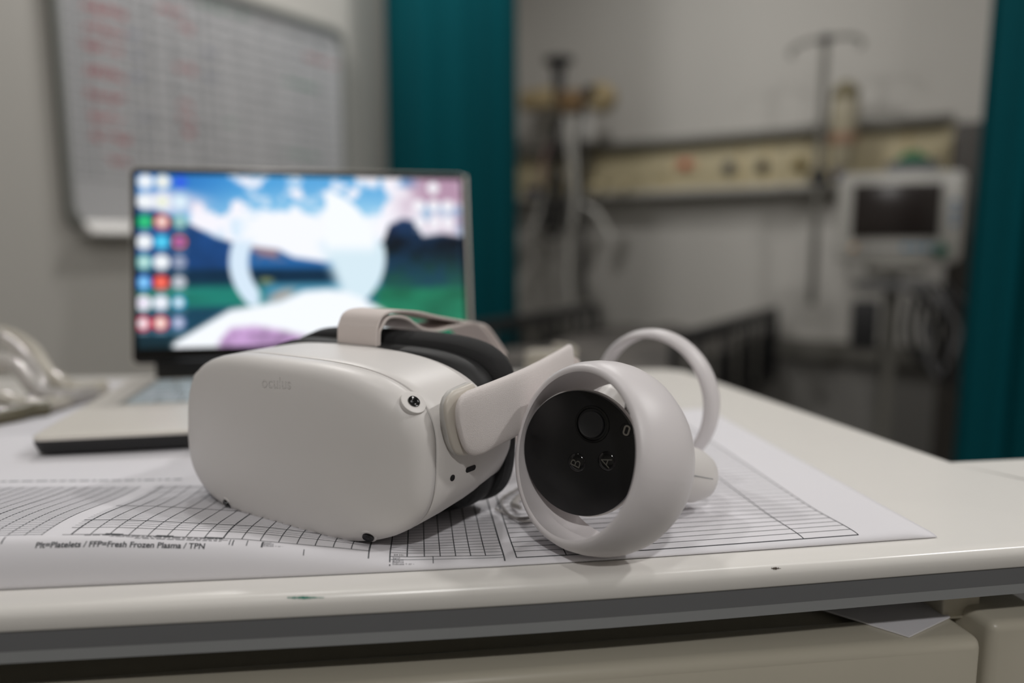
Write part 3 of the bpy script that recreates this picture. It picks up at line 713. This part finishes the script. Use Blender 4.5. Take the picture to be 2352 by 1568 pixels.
V = [(LM @ Vector((sx0 + (sx1 - sx0) * i / (NX - 1), -.0013, sz1 - (sz1 - sz0) * j / (NZ - 1)))) for j in range(NZ) for i in range(NX)]
F = [(j * NX + i, (j + 1) * NX + i, (j + 1) * NX + i + 1, j * NX + i + 1) for j in range(NZ - 1) for i in range(NX - 1)]
SM = bpy.data.materials.new('lit_screen'); SM.use_nodes = True; nt = SM.node_tree; b = nt.nodes['Principled BSDF']
at = nt.nodes.new('ShaderNodeVertexColor'); at.layer_name = 'picture'; nt.links.new(at.outputs['Color'], b.inputs['Emission Color']); b.inputs['Emission Strength'].default_value = 1.0
b.inputs['Base Color'].default_value = (.01, .01, .01, 1); b.inputs['Roughness'].default_value = .12
scr = obj('screen', V, F, SM, lap, True)
ca = scr.data.color_attributes.new('picture', 'FLOAT_COLOR', 'POINT')
ca.data.foreach_set('color', np.concatenate([lin.reshape(-1, 3), np.ones((NX * NZ, 1))], 1).astype(np.float32).ravel())

# plain papers under and beside the laptop
q = [on_z(-330, 1100), on_z(420, 1075), on_z(520, 880), on_z(238, 878)]
flat_sheet('paper_sheet', [on_z(-260, 1075), on_z(330, 1062), on_z(470, 885), on_z(225, 877)], .0010, 'plain white sheet sticking out from under the left side of the laptop')
# ------------------------------------------------------------------ clutter on the far left of the trolley
cl = empty('tubing_bundle', on_z(70, 935, 0)); tag(cl, 'tangled bundle of glossy clear and beige tubing on the trolley beside the laptop', 'tubing')
CO = Vector(cl.location); rnd = random.Random(11)
def tb(name, pts, r_, m): return G().tube([on_z(px, py, 0) * 1.0 - CO + Vector((0, 0, z)) for px, py, z in pts], r_, 12).obj(name, m, cl)
tb('tube', ((-120, 925, .03), (-40, 905, .055), (20, 895, .058), (80, 905, .045), (120, 925, .025), (180, 925, .012), (235, 908, .008)), .0085, CABLE)
tb('tube', ((-120, 960, .02), (-30, 945, .045), (40, 935, .04), (90, 945, .02), (150, 940, .012), (215, 922, .008)), .007, CLEAR)
tb('tube', ((-100, 985, .01), (-10, 965, .02), (60, 960, .012), (120, 950, .009), (160, 935, .009), (140, 915, .02), (60, 915, .03), (-40, 935, .04)), .006, CABLE)
tb('tube', ((-140, 950, .06), (-40, 930, .07), (10, 915, .062), (60, 920, .045), (100, 935, .02), (60, 955, .01), (0, 975, .008), (-80, 985, .008)), .0065, CLEAR)
tb('tube', ((-60, 990, .007), (30, 972, .007), (70, 962, .008), (110, 955, .007)), .007, mat('dark_olive_tube', (92, 86, 66), .35))
sl = empty('coiled_cable', on_z(1265, 862, 0)); tag(sl, 'small coil of cream cable behind the headset strap arm', 'cable')
SO = Vector(sl.location); G().tube([Vector((.026 * math.cos(a), .02 * math.sin(a), .006 + .0035 * a * .35)) for a in [k * .45 for k in range(46)]], .0048, 10).obj('cable_coil', CABLE, sl)

# ------------------------------------------------------------------ whiteboard on the left wall
a0, b0 = aw(158, 528, .02), aw(797, 300, .02)
wl = (b0 - a0).dot(UA); WZ0 = a0.z; WZ1 = aw(797, 72, .02).z
wbd = empty('whiteboard', (K + UA * (a0 - K).dot(UA) + Vector((0, 0, WZ0))))
tag(wbd, 'wall whiteboard ruled into rows with red, blue and green marker notes', 'whiteboard')
WBO = Vector(wbd.location); HB = WZ1 - WZ0
def wbp(u, z, off): return UA * u + NA * off + Vector((0, 0, z))
g = G(); g.loft([[wbp(x + wl / 2, z + HB / 2, o) for x, z in rrect(wl / 2 - i, HB / 2 - i, .05)] for i, o in ((.004, .002), (.004, .014))])
g.obj('board_panel', mat('whiteboard_enamel', (192, 192, 194), .2, noise=.02, scale=3), wbd)
FRM = mat('board_frame_grey', (140, 142, 138), .35, metal=.4)
g = G(); g.loft([[wbp(x + wl / 2, z + HB / 2, o) for x, z in rrect(wl / 2 - i, HB / 2 - i, .05)] for i, o in ((0, .002), (0, .022), (.004, .026), (.018, .026), (.022, .014), (.022, .002))] , (False, False)); g.obj('board_frame', FRM, wbd)
g = G(); g.loft([[wbp(x, z, o) for o, z in ((.022, -.012), (.070, -.012), (.072, -.004), (.022, .026))] for x in (.035, wl - .035)]); g.obj('pen_tray', mat('tray_white', (215, 213, 210), .3), wbd)
def wloc(px, py): p = aw(px, py, .0145) - WBO; return p.dot(UA), p.z
def strokes(name, items, m, wd=.004, seed=1, dens=1.0):
    rnd = random.Random(seed); g = G()
    for x0, y0, x1, h in items:            # pixel span of the writing and its height in m
        u0, z0 = wloc(x0, y0); u1, _ = wloc(x1, y0); u = u0; P = []
        while u < u1:
            P.append((u, z0 + rnd.uniform(-h / 2, h / 2))); u += rnd.uniform(.003, .009) / dens
        for (ua, za), (ub_, zb_) in zip(P, P[1:]):
            if rnd.random() < .12: continue
            L = max(1e-5, math.hypot(ub_ - ua, zb_ - za)); nx, nz = -(zb_ - za) / L * wd / 2, (ub_ - ua) / L * wd / 2
            g.add([wbp(ua + nx, za + nz, .0146), wbp(ub_ + nx, zb_ + nz, .0146), wbp(ub_ - nx, zb_ - nz, .0146), wbp(ua - nx, za - nz, .0146)], [(0, 1, 2, 3)])
    o = g.obj(name, m, wbd, False); o['kind'] = 'stuff'
RED = mat('red_marker', (190, 92, 98), .5); BLU = mat('blue_marker', (90, 105, 160), .5); GRN = mat('green_marker', (40, 135, 100), .5); BLKM = mat('black_marker', (92, 95, 100), .5)
strokes('red_writing', [(190, 10, 290, .03), (195, 55, 285, .03), (190, 100, 280, .03), (195, 160, 288, .03), (200, 215, 285, .03), (205, 265, 282, .03), (205, 310, 298, .03), (245, 365, 300, .03),
                        (400, 55, 440, .03), (405, 155, 448, .03), (410, 240, 440, .03), (415, 275, 448, .03), (425, 300, 445, .03), (700, 130, 775, .02), (360, 15, 420, .02)], RED, .004, 1, 1.6)
strokes('blue_writing', [(300, 80, 322, .02), (303, 125, 325, .02), (308, 175, 328, .02), (470, 120, 495, .02), (472, 175, 498, .02), (320, 270, 345, .02), (330, 320, 350, .02)], BLU, .003, 2)
strokes('green_writing', [(498, 18, 585, .02), (655, 185, 730, .02), (655, 350, 730, .02), (520, 280, 545, .015), (460, 5, 500, .02)], GRN, .004, 3, 1.3)
its = []
for r_ in range(9):
    for c in range(7):
        if random.random() < .72: x = 330 + c * 62 + random.uniform(-8, 8); its.append((x, 20 + r_ * 42 + c * 13 - c * r_ * .9, x + random.uniform(25, 50), .016))
strokes('black_writing', its, BLKM, .0026, 4)
g = G()
zt_, zb_ = HB - .03, wloc(165, 405)[1]
nrow = 17
for i in range(nrow + 1):
    z = zb_ + (zt_ - zb_) * i / nrow; g.add([wbp(.03, z - .0013, .0145), wbp(wl - .03, z - .0013, .0145), wbp(wl - .03, z + .0013, .0145), wbp(.03, z + .0013, .0145)], [(0, 1, 2, 3)])
for px in (178, 208, 300, 325, 350, 400, 452, 475, 500, 560, 620, 690, 735):
    u = wloc(px, 200)[0]; g.add([wbp(u - .0015, zb_, .0145), wbp(u + .0015, zb_, .0145), wbp(u + .0015, zt_, .0145), wbp(u - .0015, zt_, .0145)], [(0, 1, 2, 3)])
g.obj('ruled_lines', BLKM, wbd, False)['kind'] = 'stuff'

# ------------------------------------------------------------------ curtains
def curtain(c, dirv, width, z0, z1, folds, amp, label, lean=0.0, seed=1, thick=.10):
    rnd = random.Random(seed); c = Vector(c); d = Vector(dirv).normalized(); n = Vector((-d.y, d.x, 0)); root = empty('curtain', (c.x, c.y, z0 if z0 > 0 else 0)); tag(root, label, 'curtain', None)
    N = folds * 14; ph = [rnd.uniform(.75, 1.2) for _ in range(folds + 2)]; rings = []
    for j in range(15):
        t = j / 14; z = z0 + (z1 - z0) * t; ring = []
        for i in range(N + 1):
            s_ = i / N; q = s_ * folds; a = amp * ph[int(q)] * (1 - .25 * t)
            off = a * math.sin(q * 2 * math.pi) + thick * math.sin(math.pi * s_) * -1
            p = d * ((s_ - .5) * width * (1 - .04 * t) + lean * t + .012 * math.sin(q * 4 * math.pi)) + n * (off + .01 * math.sin(t * 5 + q)) + Vector((0, 0, z - root.location.z)); ring.append(p)
        rings.append(ring)
    o = G().loft(rings, (False, False), closed=False).obj('cloth', TEAL, root, angle=80); m = o.modifiers.new('t', 'SOLIDIFY'); m.thickness = .004
    G().tube([d * (-width * .7) + Vector((0, 0, z1 + .03 - root.location.z)), d * (width * .7) + Vector((0, 0, z1 + .03 - root.location.z))], .012, 10, smooth=False).obj('curtain_track', MONW, root)
    for i in range(7): p = d * ((i / 6 - .5) * width * .9) + Vector((0, 0, z1 + .01 - root.location.z)); G().lathe([(.010, -.002), (.012, 0), (.010, .002), (.008, 0)], p, d, 16, True).obj('hook', MONW, root)
    return root
cp = on_y(1042, 570, 2.98)
cn = Vector((cp.x, cp.y, 0)).normalized(); cdv = Vector((cn.y, -cn.x, 0))
curtain((cp.x, cp.y, 0), cdv, .535, .25, 2.60, 3, .018, 'bunched teal curtain hanging beside the whiteboard, behind the laptop', seed=2, thick=.34)
cp2 = on_y(2352, 570, 1.75)
curtain((cp2.x, cp2.y, 0), (.93, -.36, 0), .22, .25, 2.60, 3, .03, 'teal curtain hanging beside the patient monitor', seed=5, thick=.12)

# ------------------------------------------------------------------ bedhead panel on the bed wall
pl_, pr_ = bw(1150, 400, .06), bw(2186, 350, .06)
bz1 = bw(1440, 333, .06).z; bz0 = bw(1440, 452, .06).z
u0, u1 = (pl_ - K).dot(VB), (pr_ - K).dot(VB)
panel = empty('bedhead_panel', K + VB * (u0 + u1) / 2 + Vector((0, 0, bz0)))
tag(panel, 'long cream bedhead service panel with outlets on the wall behind the bed', 'service panel')
PO = Vector(panel.location); PL = u1 - u0; PH = bz1 - bz0
def pnl(name, x0, x1, z0, z1, o0, o1, m, bev=.004):
    g = G(); g.box(((x0 + x1) / 2, (o0 + o1) / 2, (z0 + z1) / 2), (x1 - x0, o1 - o0, z1 - z0), bev)
    return obj(name, [VB * v.x + NB * v.y + Vector((0, 0, v.z)) for v in g.v], g.f, m, panel)
pnl('panel_body', -PL / 2, PL / 2, .02, PH - .02, .002, .06, CREAM)
pnl('top_rail', -PL / 2, PL / 2, PH - .022, PH + .012, .002, .10, STEELM); pnl('lower_ledge', -PL / 2, PL / 2, -.004, .022, .002, .095, MONW)
for px, x2 in ((1530, 0), (1700, 0), (1760, 0), (1925, 0), (2080, 0)):
    x = (bw(px, 400, .06) - PO).dot(VB); pnl('joint_strip', x - .004, x + .004, .025, PH - .025, .058, .0625, mat('cream_dark', (188, 168, 120), .5), .0005)
def outlet(px, py, r_, m, nm='outlet'):
    p = bw(px, py, .061) - PO; b_ = G().lathe([(1e-4, .012), (r_ * .5, .014), (r_ * .9, .012), (r_, .006), (r_, -.001), (1e-4, -.001)], p, NB, 28).obj(nm, m, panel)
    G().lathe([(1e-4, .028), (r_ * .35, .028), (r_ * .4, .010)], p, NB, 20).obj('socket', DARKG, b_)
outlet(1675, 385, .028, mat('grey_outlet', (80, 84, 90), .4)); outlet(1752, 382, .026, mat('black_outlet', (20, 20, 24), .4)); outlet(1836, 378, .026, mat('yellow_outlet', (120, 100, 20), .4)); outlet(1352, 372, .018, MONW)
x = (bw(1575, 378, .061) - PO).dot(VB); z = (bw(1575, 378, .061) - PO).z
pnl('red_socket', x - .05, x + .05, z - .028, z + .028, .06, .066, mat('socket_plate', (206, 178, 140), .4)); pnl('red_switch', x - .022, x + .022, z - .018, z + .018, .066, .075, mat('red_rocker', (180, 50, 44), .4))
x2 = (bw(1520, 380, .061) - PO).dot(VB); pnl('switch_plate', x2 - .03, x2 + .03, z - .03, z + .03, .06, .066, CREAM)

# dark tall locker between the panel and the right curtain
lk = bw(2196, 500, 0); lb0 = (lk - K).dot(VB); lockz = bw(2196, 282, .3).z
locker = empty('tall_locker', K + VB * (lb0 + .29) + NB * .16, -AZ); tag(locker, 'dark upright locker standing against the wall between bed panel and teal curtain', 'locker')
LKM = mat('dark_locker_paint', (66, 62, 58), .55)
G().box((0, 0, lockz / 2), (.60, .28, lockz), .006).obj('body', LKM, locker)
for sx in (-1, 1):
    d_ = G().box((sx * .15, -.148, lockz / 2 + .03), (.29, .016, lockz - .12), .004).obj('door', LKM, locker); G().tube([(sx * .03, -.157, .9), (sx * .03, -.18, .92), (sx * .03, -.18, 1.03), (sx * .03, -.157, 1.05)], .005, 8).obj('handle', STEELM, d_)

# ------------------------------------------------------------------ equipment on the bed wall (left part)
gp = bw(1330, 300, .16); gas = empty('equipment_rail_unit', Vector((gp.x, gp.y, 0))); gas.location = (gp.x, gp.y, bw(1330, 690, .16).z)
tag(gas, 'wall pole carrying cream flow meters, black cables and clear tubing left of the bed panel', 'medical equipment')
GO = Vector(gas.location)
def wp_(px, py, off=.16): return bw(px, py, off) - GO
G().tube([wp_(1340, 690, .2), wp_(1336, 215, .2)], .015, 12, smooth=False).obj('pole', mat('dark_pole', (62, 62, 60), .4), gas)
for py in (300, 600): G().tube([wp_(1336, py), wp_(1336, py, .01)], .014, 10, smooth=False).obj('wall_bracket', STEELM, gas)
def bx(name, x0, y0, x1, y1, off, dep, m, bev=.01):
    a, b = wp_(x0, y1, off), wp_(x1, y0, off); w2 = abs((b - a).dot(VB)) / 2; h2 = abs(b.z - a.z) / 2; c = (a + b) / 2
    g = G(); g.box((0, 0, 0), (2 * w2, dep, 2 * h2), min(bev, w2 * .8, h2 * .8, dep * .45)); return obj(name, [c + VB * v.x + NB * v.y + Vector((0, 0, v.z)) for v in g.v], g.f, m, gas)
CRD = mat('cream_dark_plastic', (172, 154, 118), .45); BRN = mat('tan_plastic', (138, 112, 80), .5)
bx('flow_meter_body', 1200, 200, 1275, 258, .2, .08, CRD, .02); bx('regulator_block', 1290, 205, 1340, 262, .2, .09, BRN, .015)
p = wp_(1382, 225, .2); G().lathe([(1e-4, .05), (.05, .045), (.062, .03), (.062, -.03), (.05, -.045), (1e-4, -.05)], p, NB, 32).obj('gauge', CRD, gas)
G().lathe([(1e-4, .056), (.026, .056), (.03, .04)], wp_(1365, 215, .2), NB, 24).obj('gauge_dial', DARKG, gas)
p = wp_(1283, 160, .2); G().lathe([(1e-4, .05), (.066, .05), (.07, .035), (.03, .012), (.022, -.10), (.03, -.13), (1e-4, -.13)], p, (0, 0, 1), 24).obj('black_knob', DARKG, gas)
def cab_(name, pts, r_, m, off=.22): return G().tube([wp_(x, y, off) for x, y in pts], r_, 10).obj(name, m, gas)
BK = mat('black_cable', (18, 18, 20), .5); WT = mat('white_tube', (200, 198, 192), .3)
cab_('black_cable', ((1290, 265), (1275, 330), (1270, 400), (1255, 450), (1250, 510), (1270, 545), (1292, 505), (1290, 440), (1282, 380), (1280, 300)), .012, BK)
cab_('black_cable', ((1280, 270), (1272, 340), (1268, 420), (1262, 470), (1262, 520), (1280, 500), (1284, 420), (1276, 330)), .012, BK, .25)
cab_('white_tube', ((1300, 265), (1305, 330), (1312, 400), (1315, 470), (1308, 560), (1306, 640), (1312, 700)), .010, WT)
cab_('white_tube', ((1322, 265), (1318, 330), (1320, 400), (1322, 450), (1314, 520)), .010, WT, .24)
cab_('white_tube', ((1295, 400), (1262, 430), (1240, 480), (1224, 530)), .012, WT)
cab_('white_tube', ((1340, 470), (1370, 490), (1395, 530), (1402, 548)), .013, WT)
cab_('pink_tube', ((1262, 330), (1248, 370), (1245, 420)), .01, mat('pink_tube', (150, 120, 116), .4))
bx('suction_cup', 1340, 270, 1366, 330, .2, .07, mat('white_cup', (190, 188, 184), .3), .012)
bx('blue_connector', 1212, 430, 1240, 448, .2, .05, mat('navy_connector', (30, 34, 80), .4), .006)
for px, py in ((1370, 432), (1430, 430)): G().lathe([(1e-4, .04), (.022, .036), (.026, .02), (.026, -.02), (1e-4, -.02)], wp_(px, py, .18), NB, 20).obj('connector', CREAM, gas)

# ------------------------------------------------------------------ infusion pole
dpole = bw(1880, 400, .22); iv = empty('infusion_pole', (dpole.x, dpole.y, bw(1868, 700, .22).z)); tag(iv, 'tall grey infusion pole with curved hooks clipped to the bed panel', 'infusion pole'); IO = Vector(iv.location)
def ip(px, py, off=.22): return bw(px, py, off) - IO
b_ = IO - IO
zt = bw(1885, 92, .22).z - IO.z
G().tube([Vector((0, 0, 0)), Vector((0, 0, zt))], .0135, 12, smooth=False).obj('pole', STEELM, iv)
for sx in (-1, 1):
    G().tube([Vector((0, 0, zt)), VB * sx * .04 + Vector((0, 0, zt + .004)), VB * sx * .095 + Vector((0, 0, zt - .006)), VB * sx * .125 + Vector((0, 0, zt - .03)), VB * sx * .112 + Vector((0, 0, zt - .048))], .008, 8).obj('hook', STEELM, iv)
G().box((0, 0, zt), (.035, .035, .03), .006).obj('hook_hub', DARKG, iv)
zc_ = bw(1875, 400, .22).z - IO.z
G().box((0, 0, zc_ - .01), (.05, .06, .05), .008).obj('clamp', DARKG, iv); G().tube([Vector((0, 0, zc_)), UA * .14 + Vector((0, 0, zc_))], .012, 10, smooth=False).obj('clamp_arm', STEELM, iv)
G().lathe([(1e-4, .02), (.02, .016), (.02, -.016), (1e-4, -.02)], VB * .07 + Vector((0, 0, zc_ - .01)), VB, 16).obj('clamp_knob', mat('navy_knob', (28, 34, 74), .4), iv)
# suction jar / bag hanging on the panel
jr = bw(1935, 330, .17); jar = empty('suction_canister', (jr.x, jr.y, bw(1935, 395, .12).z)); tag(jar, 'narrow cream suction canister hanging just right of the infusion pole', 'canister')
jz = bw(1935, 195, .12).z - jar.location.z
G().lathe([(1e-4, 0), (.036, 0), (.045, .03), (.05, jz * .75), (.045, jz * .8), (1e-4, jz * .8)], n=28).obj('canister_body', mat('cloudy_cream', (160, 152, 130), .3), jar)
G().lathe([(1e-4, jz * .8), (.048, jz * .8), (.05, jz * .9), (.02, jz), (1e-4, jz)], n=28).obj('canister_lid', mat('olive_lid', (120, 112, 86), .4), jar)
G().lathe([(.0505, jz * .3), (.0515, jz * .3), (.0515, jz * .42), (.0505, jz * .42)], n=28, closed=True).obj('red_band', mat('faded_red', (150, 118, 96), .5), jar)
G().box((0, .06, jz * .5), (.03, .1, .03), .004, M=Matrix.Rotation(-AZ, 4, 'Z')).obj('wall_hook', STEELM, jar)

# ------------------------------------------------------------------ patient monitor on a stand
MY = 2.35; mc = on_y(2060, 500, MY); mon = empty('patient_monitor', (mc.x, mc.y, 0), R(-20)); tag(mon, 'white patient monitor with dark screen on a wheeled stand by the teal curtain', 'monitor')
px2 = MY / FPX
def mz(py): return on_y(2060, py, MY).z
z0, z1 = mz(603), mz(398); mw = 248 * px2 / 2
g = G(); g.loft([[(x, y, z + (z0 + z1) / 2) for x, z in rrect(mw - i, (z1 - z0) / 2 - i, .025)] for i, y in ((.006, -.05), (0, -.045), (0, .02), (.03, .09))]); g.obj('housing', MONW, mon)
sz_0, sz_1 = mz(546), mz(424)
G().box((-.012, -.052, (sz_0 + sz_1) / 2), (176 * px2, .006, sz_1 - sz_0), .003).obj('screen', mat('dark_screen', (44, 38, 36), .25), mon)
for i in range(9):
    c = [mat('orange_key', (200, 150, 90), .4), MATS['monitor_white'], mat('grey_key', (150, 150, 150), .4), mat('blue_key', (70, 130, 165), .4)][0 if i == 0 else 2 if i < 5 else 3]
    G().box((-mw + .05 + i * .03, -.053, mz(569)), (.02, .006, .014), .002).obj('key', c, mon)
G().lathe([(1e-4, .014), (.018, .012), (.02, 0), (1e-4, 0)], (mw - .055, -.052, mz(575)), (0, -1, 0), 20).obj('green_dial', mat('green_dial', (20, 90, 72), .4), mon)
for i in range(3): G().box((mw - .025, -.053, mz(470) - i * .03), (.016, .006, .018), .002).obj('side_key', mat('blue_key2', (90, 125, 160), .4), mon)
G().box((0, 0, z0 - .02), (.16, .12, .035), .008).obj('mount_plate', STEELM, mon)
G().lathe([(1e-4, z0 - .03), (.022, z0 - .03), (.024, .08), (1e-4, .08)], n=20).obj('stand_pole', STEELM, mon)
for k in range(5):
    a = 2 * math.pi * k / 5; l = G(); l.tube([(0, 0, .09), (.14 * math.cos(a), .14 * math.sin(a), .085), (.27 * math.cos(a), .27 * math.sin(a), .07)], .018, 10); lg = l.obj('leg', STEELM, mon)
    G().lathe([(1e-4, -.012), (.028, -.012), (.032, 0), (.028, .012), (1e-4, .012)], (.27 * math.cos(a), .27 * math.sin(a), .033), (math.sin(a), -math.cos(a), 0), 20).obj('castor', DARKG, lg)
zb0_, zb1_ = mz(800), mz(690)
G().box((-.08, -.04, (zb0_ + zb1_) / 2), (.075, .08, zb1_ - zb0_), .012).obj('black_pouch', DARKG, mon)
G().box((0, 0, mz(655)), (.22, .14, .03), .008).obj('shelf', mat('shelf_grey', (96, 96, 96), .4), mon)
rnd = random.Random(9)
for k in range(5):
    x = .05 + k * .028; G().tube([(x - .02, -.03, mz(650)), (x + .03, -.06, mz(690)), (x + .06 + .01 * k, -.05, mz(760)), (x + .03, -.05, mz(820 + 15 * k)), (x - .01, -.05, mz(760)), (x, -.03, mz(680))], .008, 8).obj('lead', BK if k != 2 else mat('grey_lead', (110, 110, 112), .5), mon)
tp = (mon.location + Vector((0, 0, 0)))
gl = empty('tray_of_gloves', Vector((on_y(2095, 500, MY).x, MY + .02, z1 + .001)), R(-20)); tag(gl, 'shallow grey tray holding a green cloth on top of the patient monitor', 'tray')
g = G(); g.loft([[(x, y, z) for x, y in rrect(.075 - i, .05 - i, .01)] for i, z in ((.006, 0), (0, .034), (.004, .034), (.008, .004))]); g.obj('tray', mat('grey_tray', (110, 112, 118), .4), gl)
gc = G(); P_ = []
for j in range(9):
    for i in range(13):
        x, y = (i / 12 - .5) * .12, (j / 8 - .5) * .07; P_.append((x, y, .026 + .046 * (1 - (x / .062) ** 2) * (1 - (y / .036) ** 2) + .006 * math.sin(x * 190 + y * 90) * (1 - (x / .062) ** 2)))
gc.add(P_, [(j * 13 + i, j * 13 + i + 1, (j + 1) * 13 + i + 1, (j + 1) * 13 + i) for j in range(8) for i in range(12)]); o = gc.obj('green_cloth', mat('green_cloth', (20, 96, 58), .8), gl); o.modifiers.new('t', 'SOLIDIFY').thickness = .004

# ------------------------------------------------------------------ bed
ZR = .789
rf = on_plane(1780, 712, (0, 0, ZR), (0, 0, 1)); lf = on_plane(1370, 706, (0, 0, ZR), (0, 0, 1))
mid = (rf + lf) / 2; bed = empty('hospital_bed', (mid.x - UA.x * .6, mid.y - UA.y * .6, 0), -AZ); tag(bed, 'hospital bed with dark side rails and grey blanket pushed to the back wall', 'bed')
BI = (Matrix.Translation(bed.location) @ Matrix.Rotation(-AZ, 4, 'Z')).inverted()
rl, ll_ = BI @ rf, BI @ lf
bwid = (rl.x - ll_.x)
def rail(x, yend, ln):
    r_ = G(); r_.tube([(x, yend, .5), (x, yend, ZR - .04), (x, yend - .035, ZR), (x, yend - .1, ZR)] + [(x, yend - ln + .1, ZR), (x, yend - ln + .03, ZR), (x, yend - ln, ZR - .05), (x, yend - ln, .5)], .016, 10)
    ro = r_.obj('side_rail', BEDB, bed)
    G().tube([(x, yend, .52), (x, yend - ln, .52)], .014, 8, smooth=False).obj('rail_bar', BEDB, ro)
    G().box((x, yend - ln / 2, ZR - .012), (.03, ln - .12, .035), .01).obj('rail_grip', BEDB, ro)
    n = int(ln / .085)
    for i in range(1, n):
        y = yend - ln * i / n; G().tube([(x, y, .52), (x, y, ZR - .02)], .0085, 8, smooth=False).obj('rail_spindle', BEDB if i % 3 else STEELM, ro)
rail(rl.x, rl.y, 1.15); rail(ll_.x, ll_.y, 1.15)
xm = (rl.x + ll_.x) / 2; yl = rl.y - .62
G().box((xm, yl + .1, .60), (bwid - .07, 1.5, .15), .04, seg=4).obj('mattress', mat('mattress_grey', (70, 68, 66), .7), bed)
# blanket: draped grid
P_ = []; nx_, ny_ = 24, 40
for j in range(ny_ + 1):
    for i in range(nx_ + 1):
        a, b = i / nx_, j / ny_; x = xm + (a - .5) * (bwid - .062); y = yl - .62 + b * 1.35
        P_.append((x, y, .683 + .012 * math.sin(a * 9 + b * 5) * math.sin(b * 14) + .006 * math.sin(a * 21 + 2)))
G().add(P_, [(j * (nx_ + 1) + i, j * (nx_ + 1) + i + 1, (j + 1) * (nx_ + 1) + i + 1, (j + 1) * (nx_ + 1) + i) for j in range(ny_) for i in range(nx_)]).obj('blanket', BLANK, bed).modifiers.new('t', 'SOLIDIFY').thickness = .008
G().box((xm, yl + .1, .49), (bwid - .05, 1.55, .07), .01).obj('bed_deck', STEELM, bed)
for sx in (-1, 1):
    for yy_ in (yl - .5, yl + .7):
        lg = G().box((xm + sx * (bwid / 2 - .08), yy_, .27), (.05, .06, .38), .008).obj('leg', STEELM, bed)
        G().lathe([(1e-4, -.015), (.055, -.015), (.06, 0), (.055, .015), (1e-4, .015)], (xm + sx * (bwid / 2 - .08), yy_, .06), (1, 0, 0), 24).obj('castor', DARKG, lg)
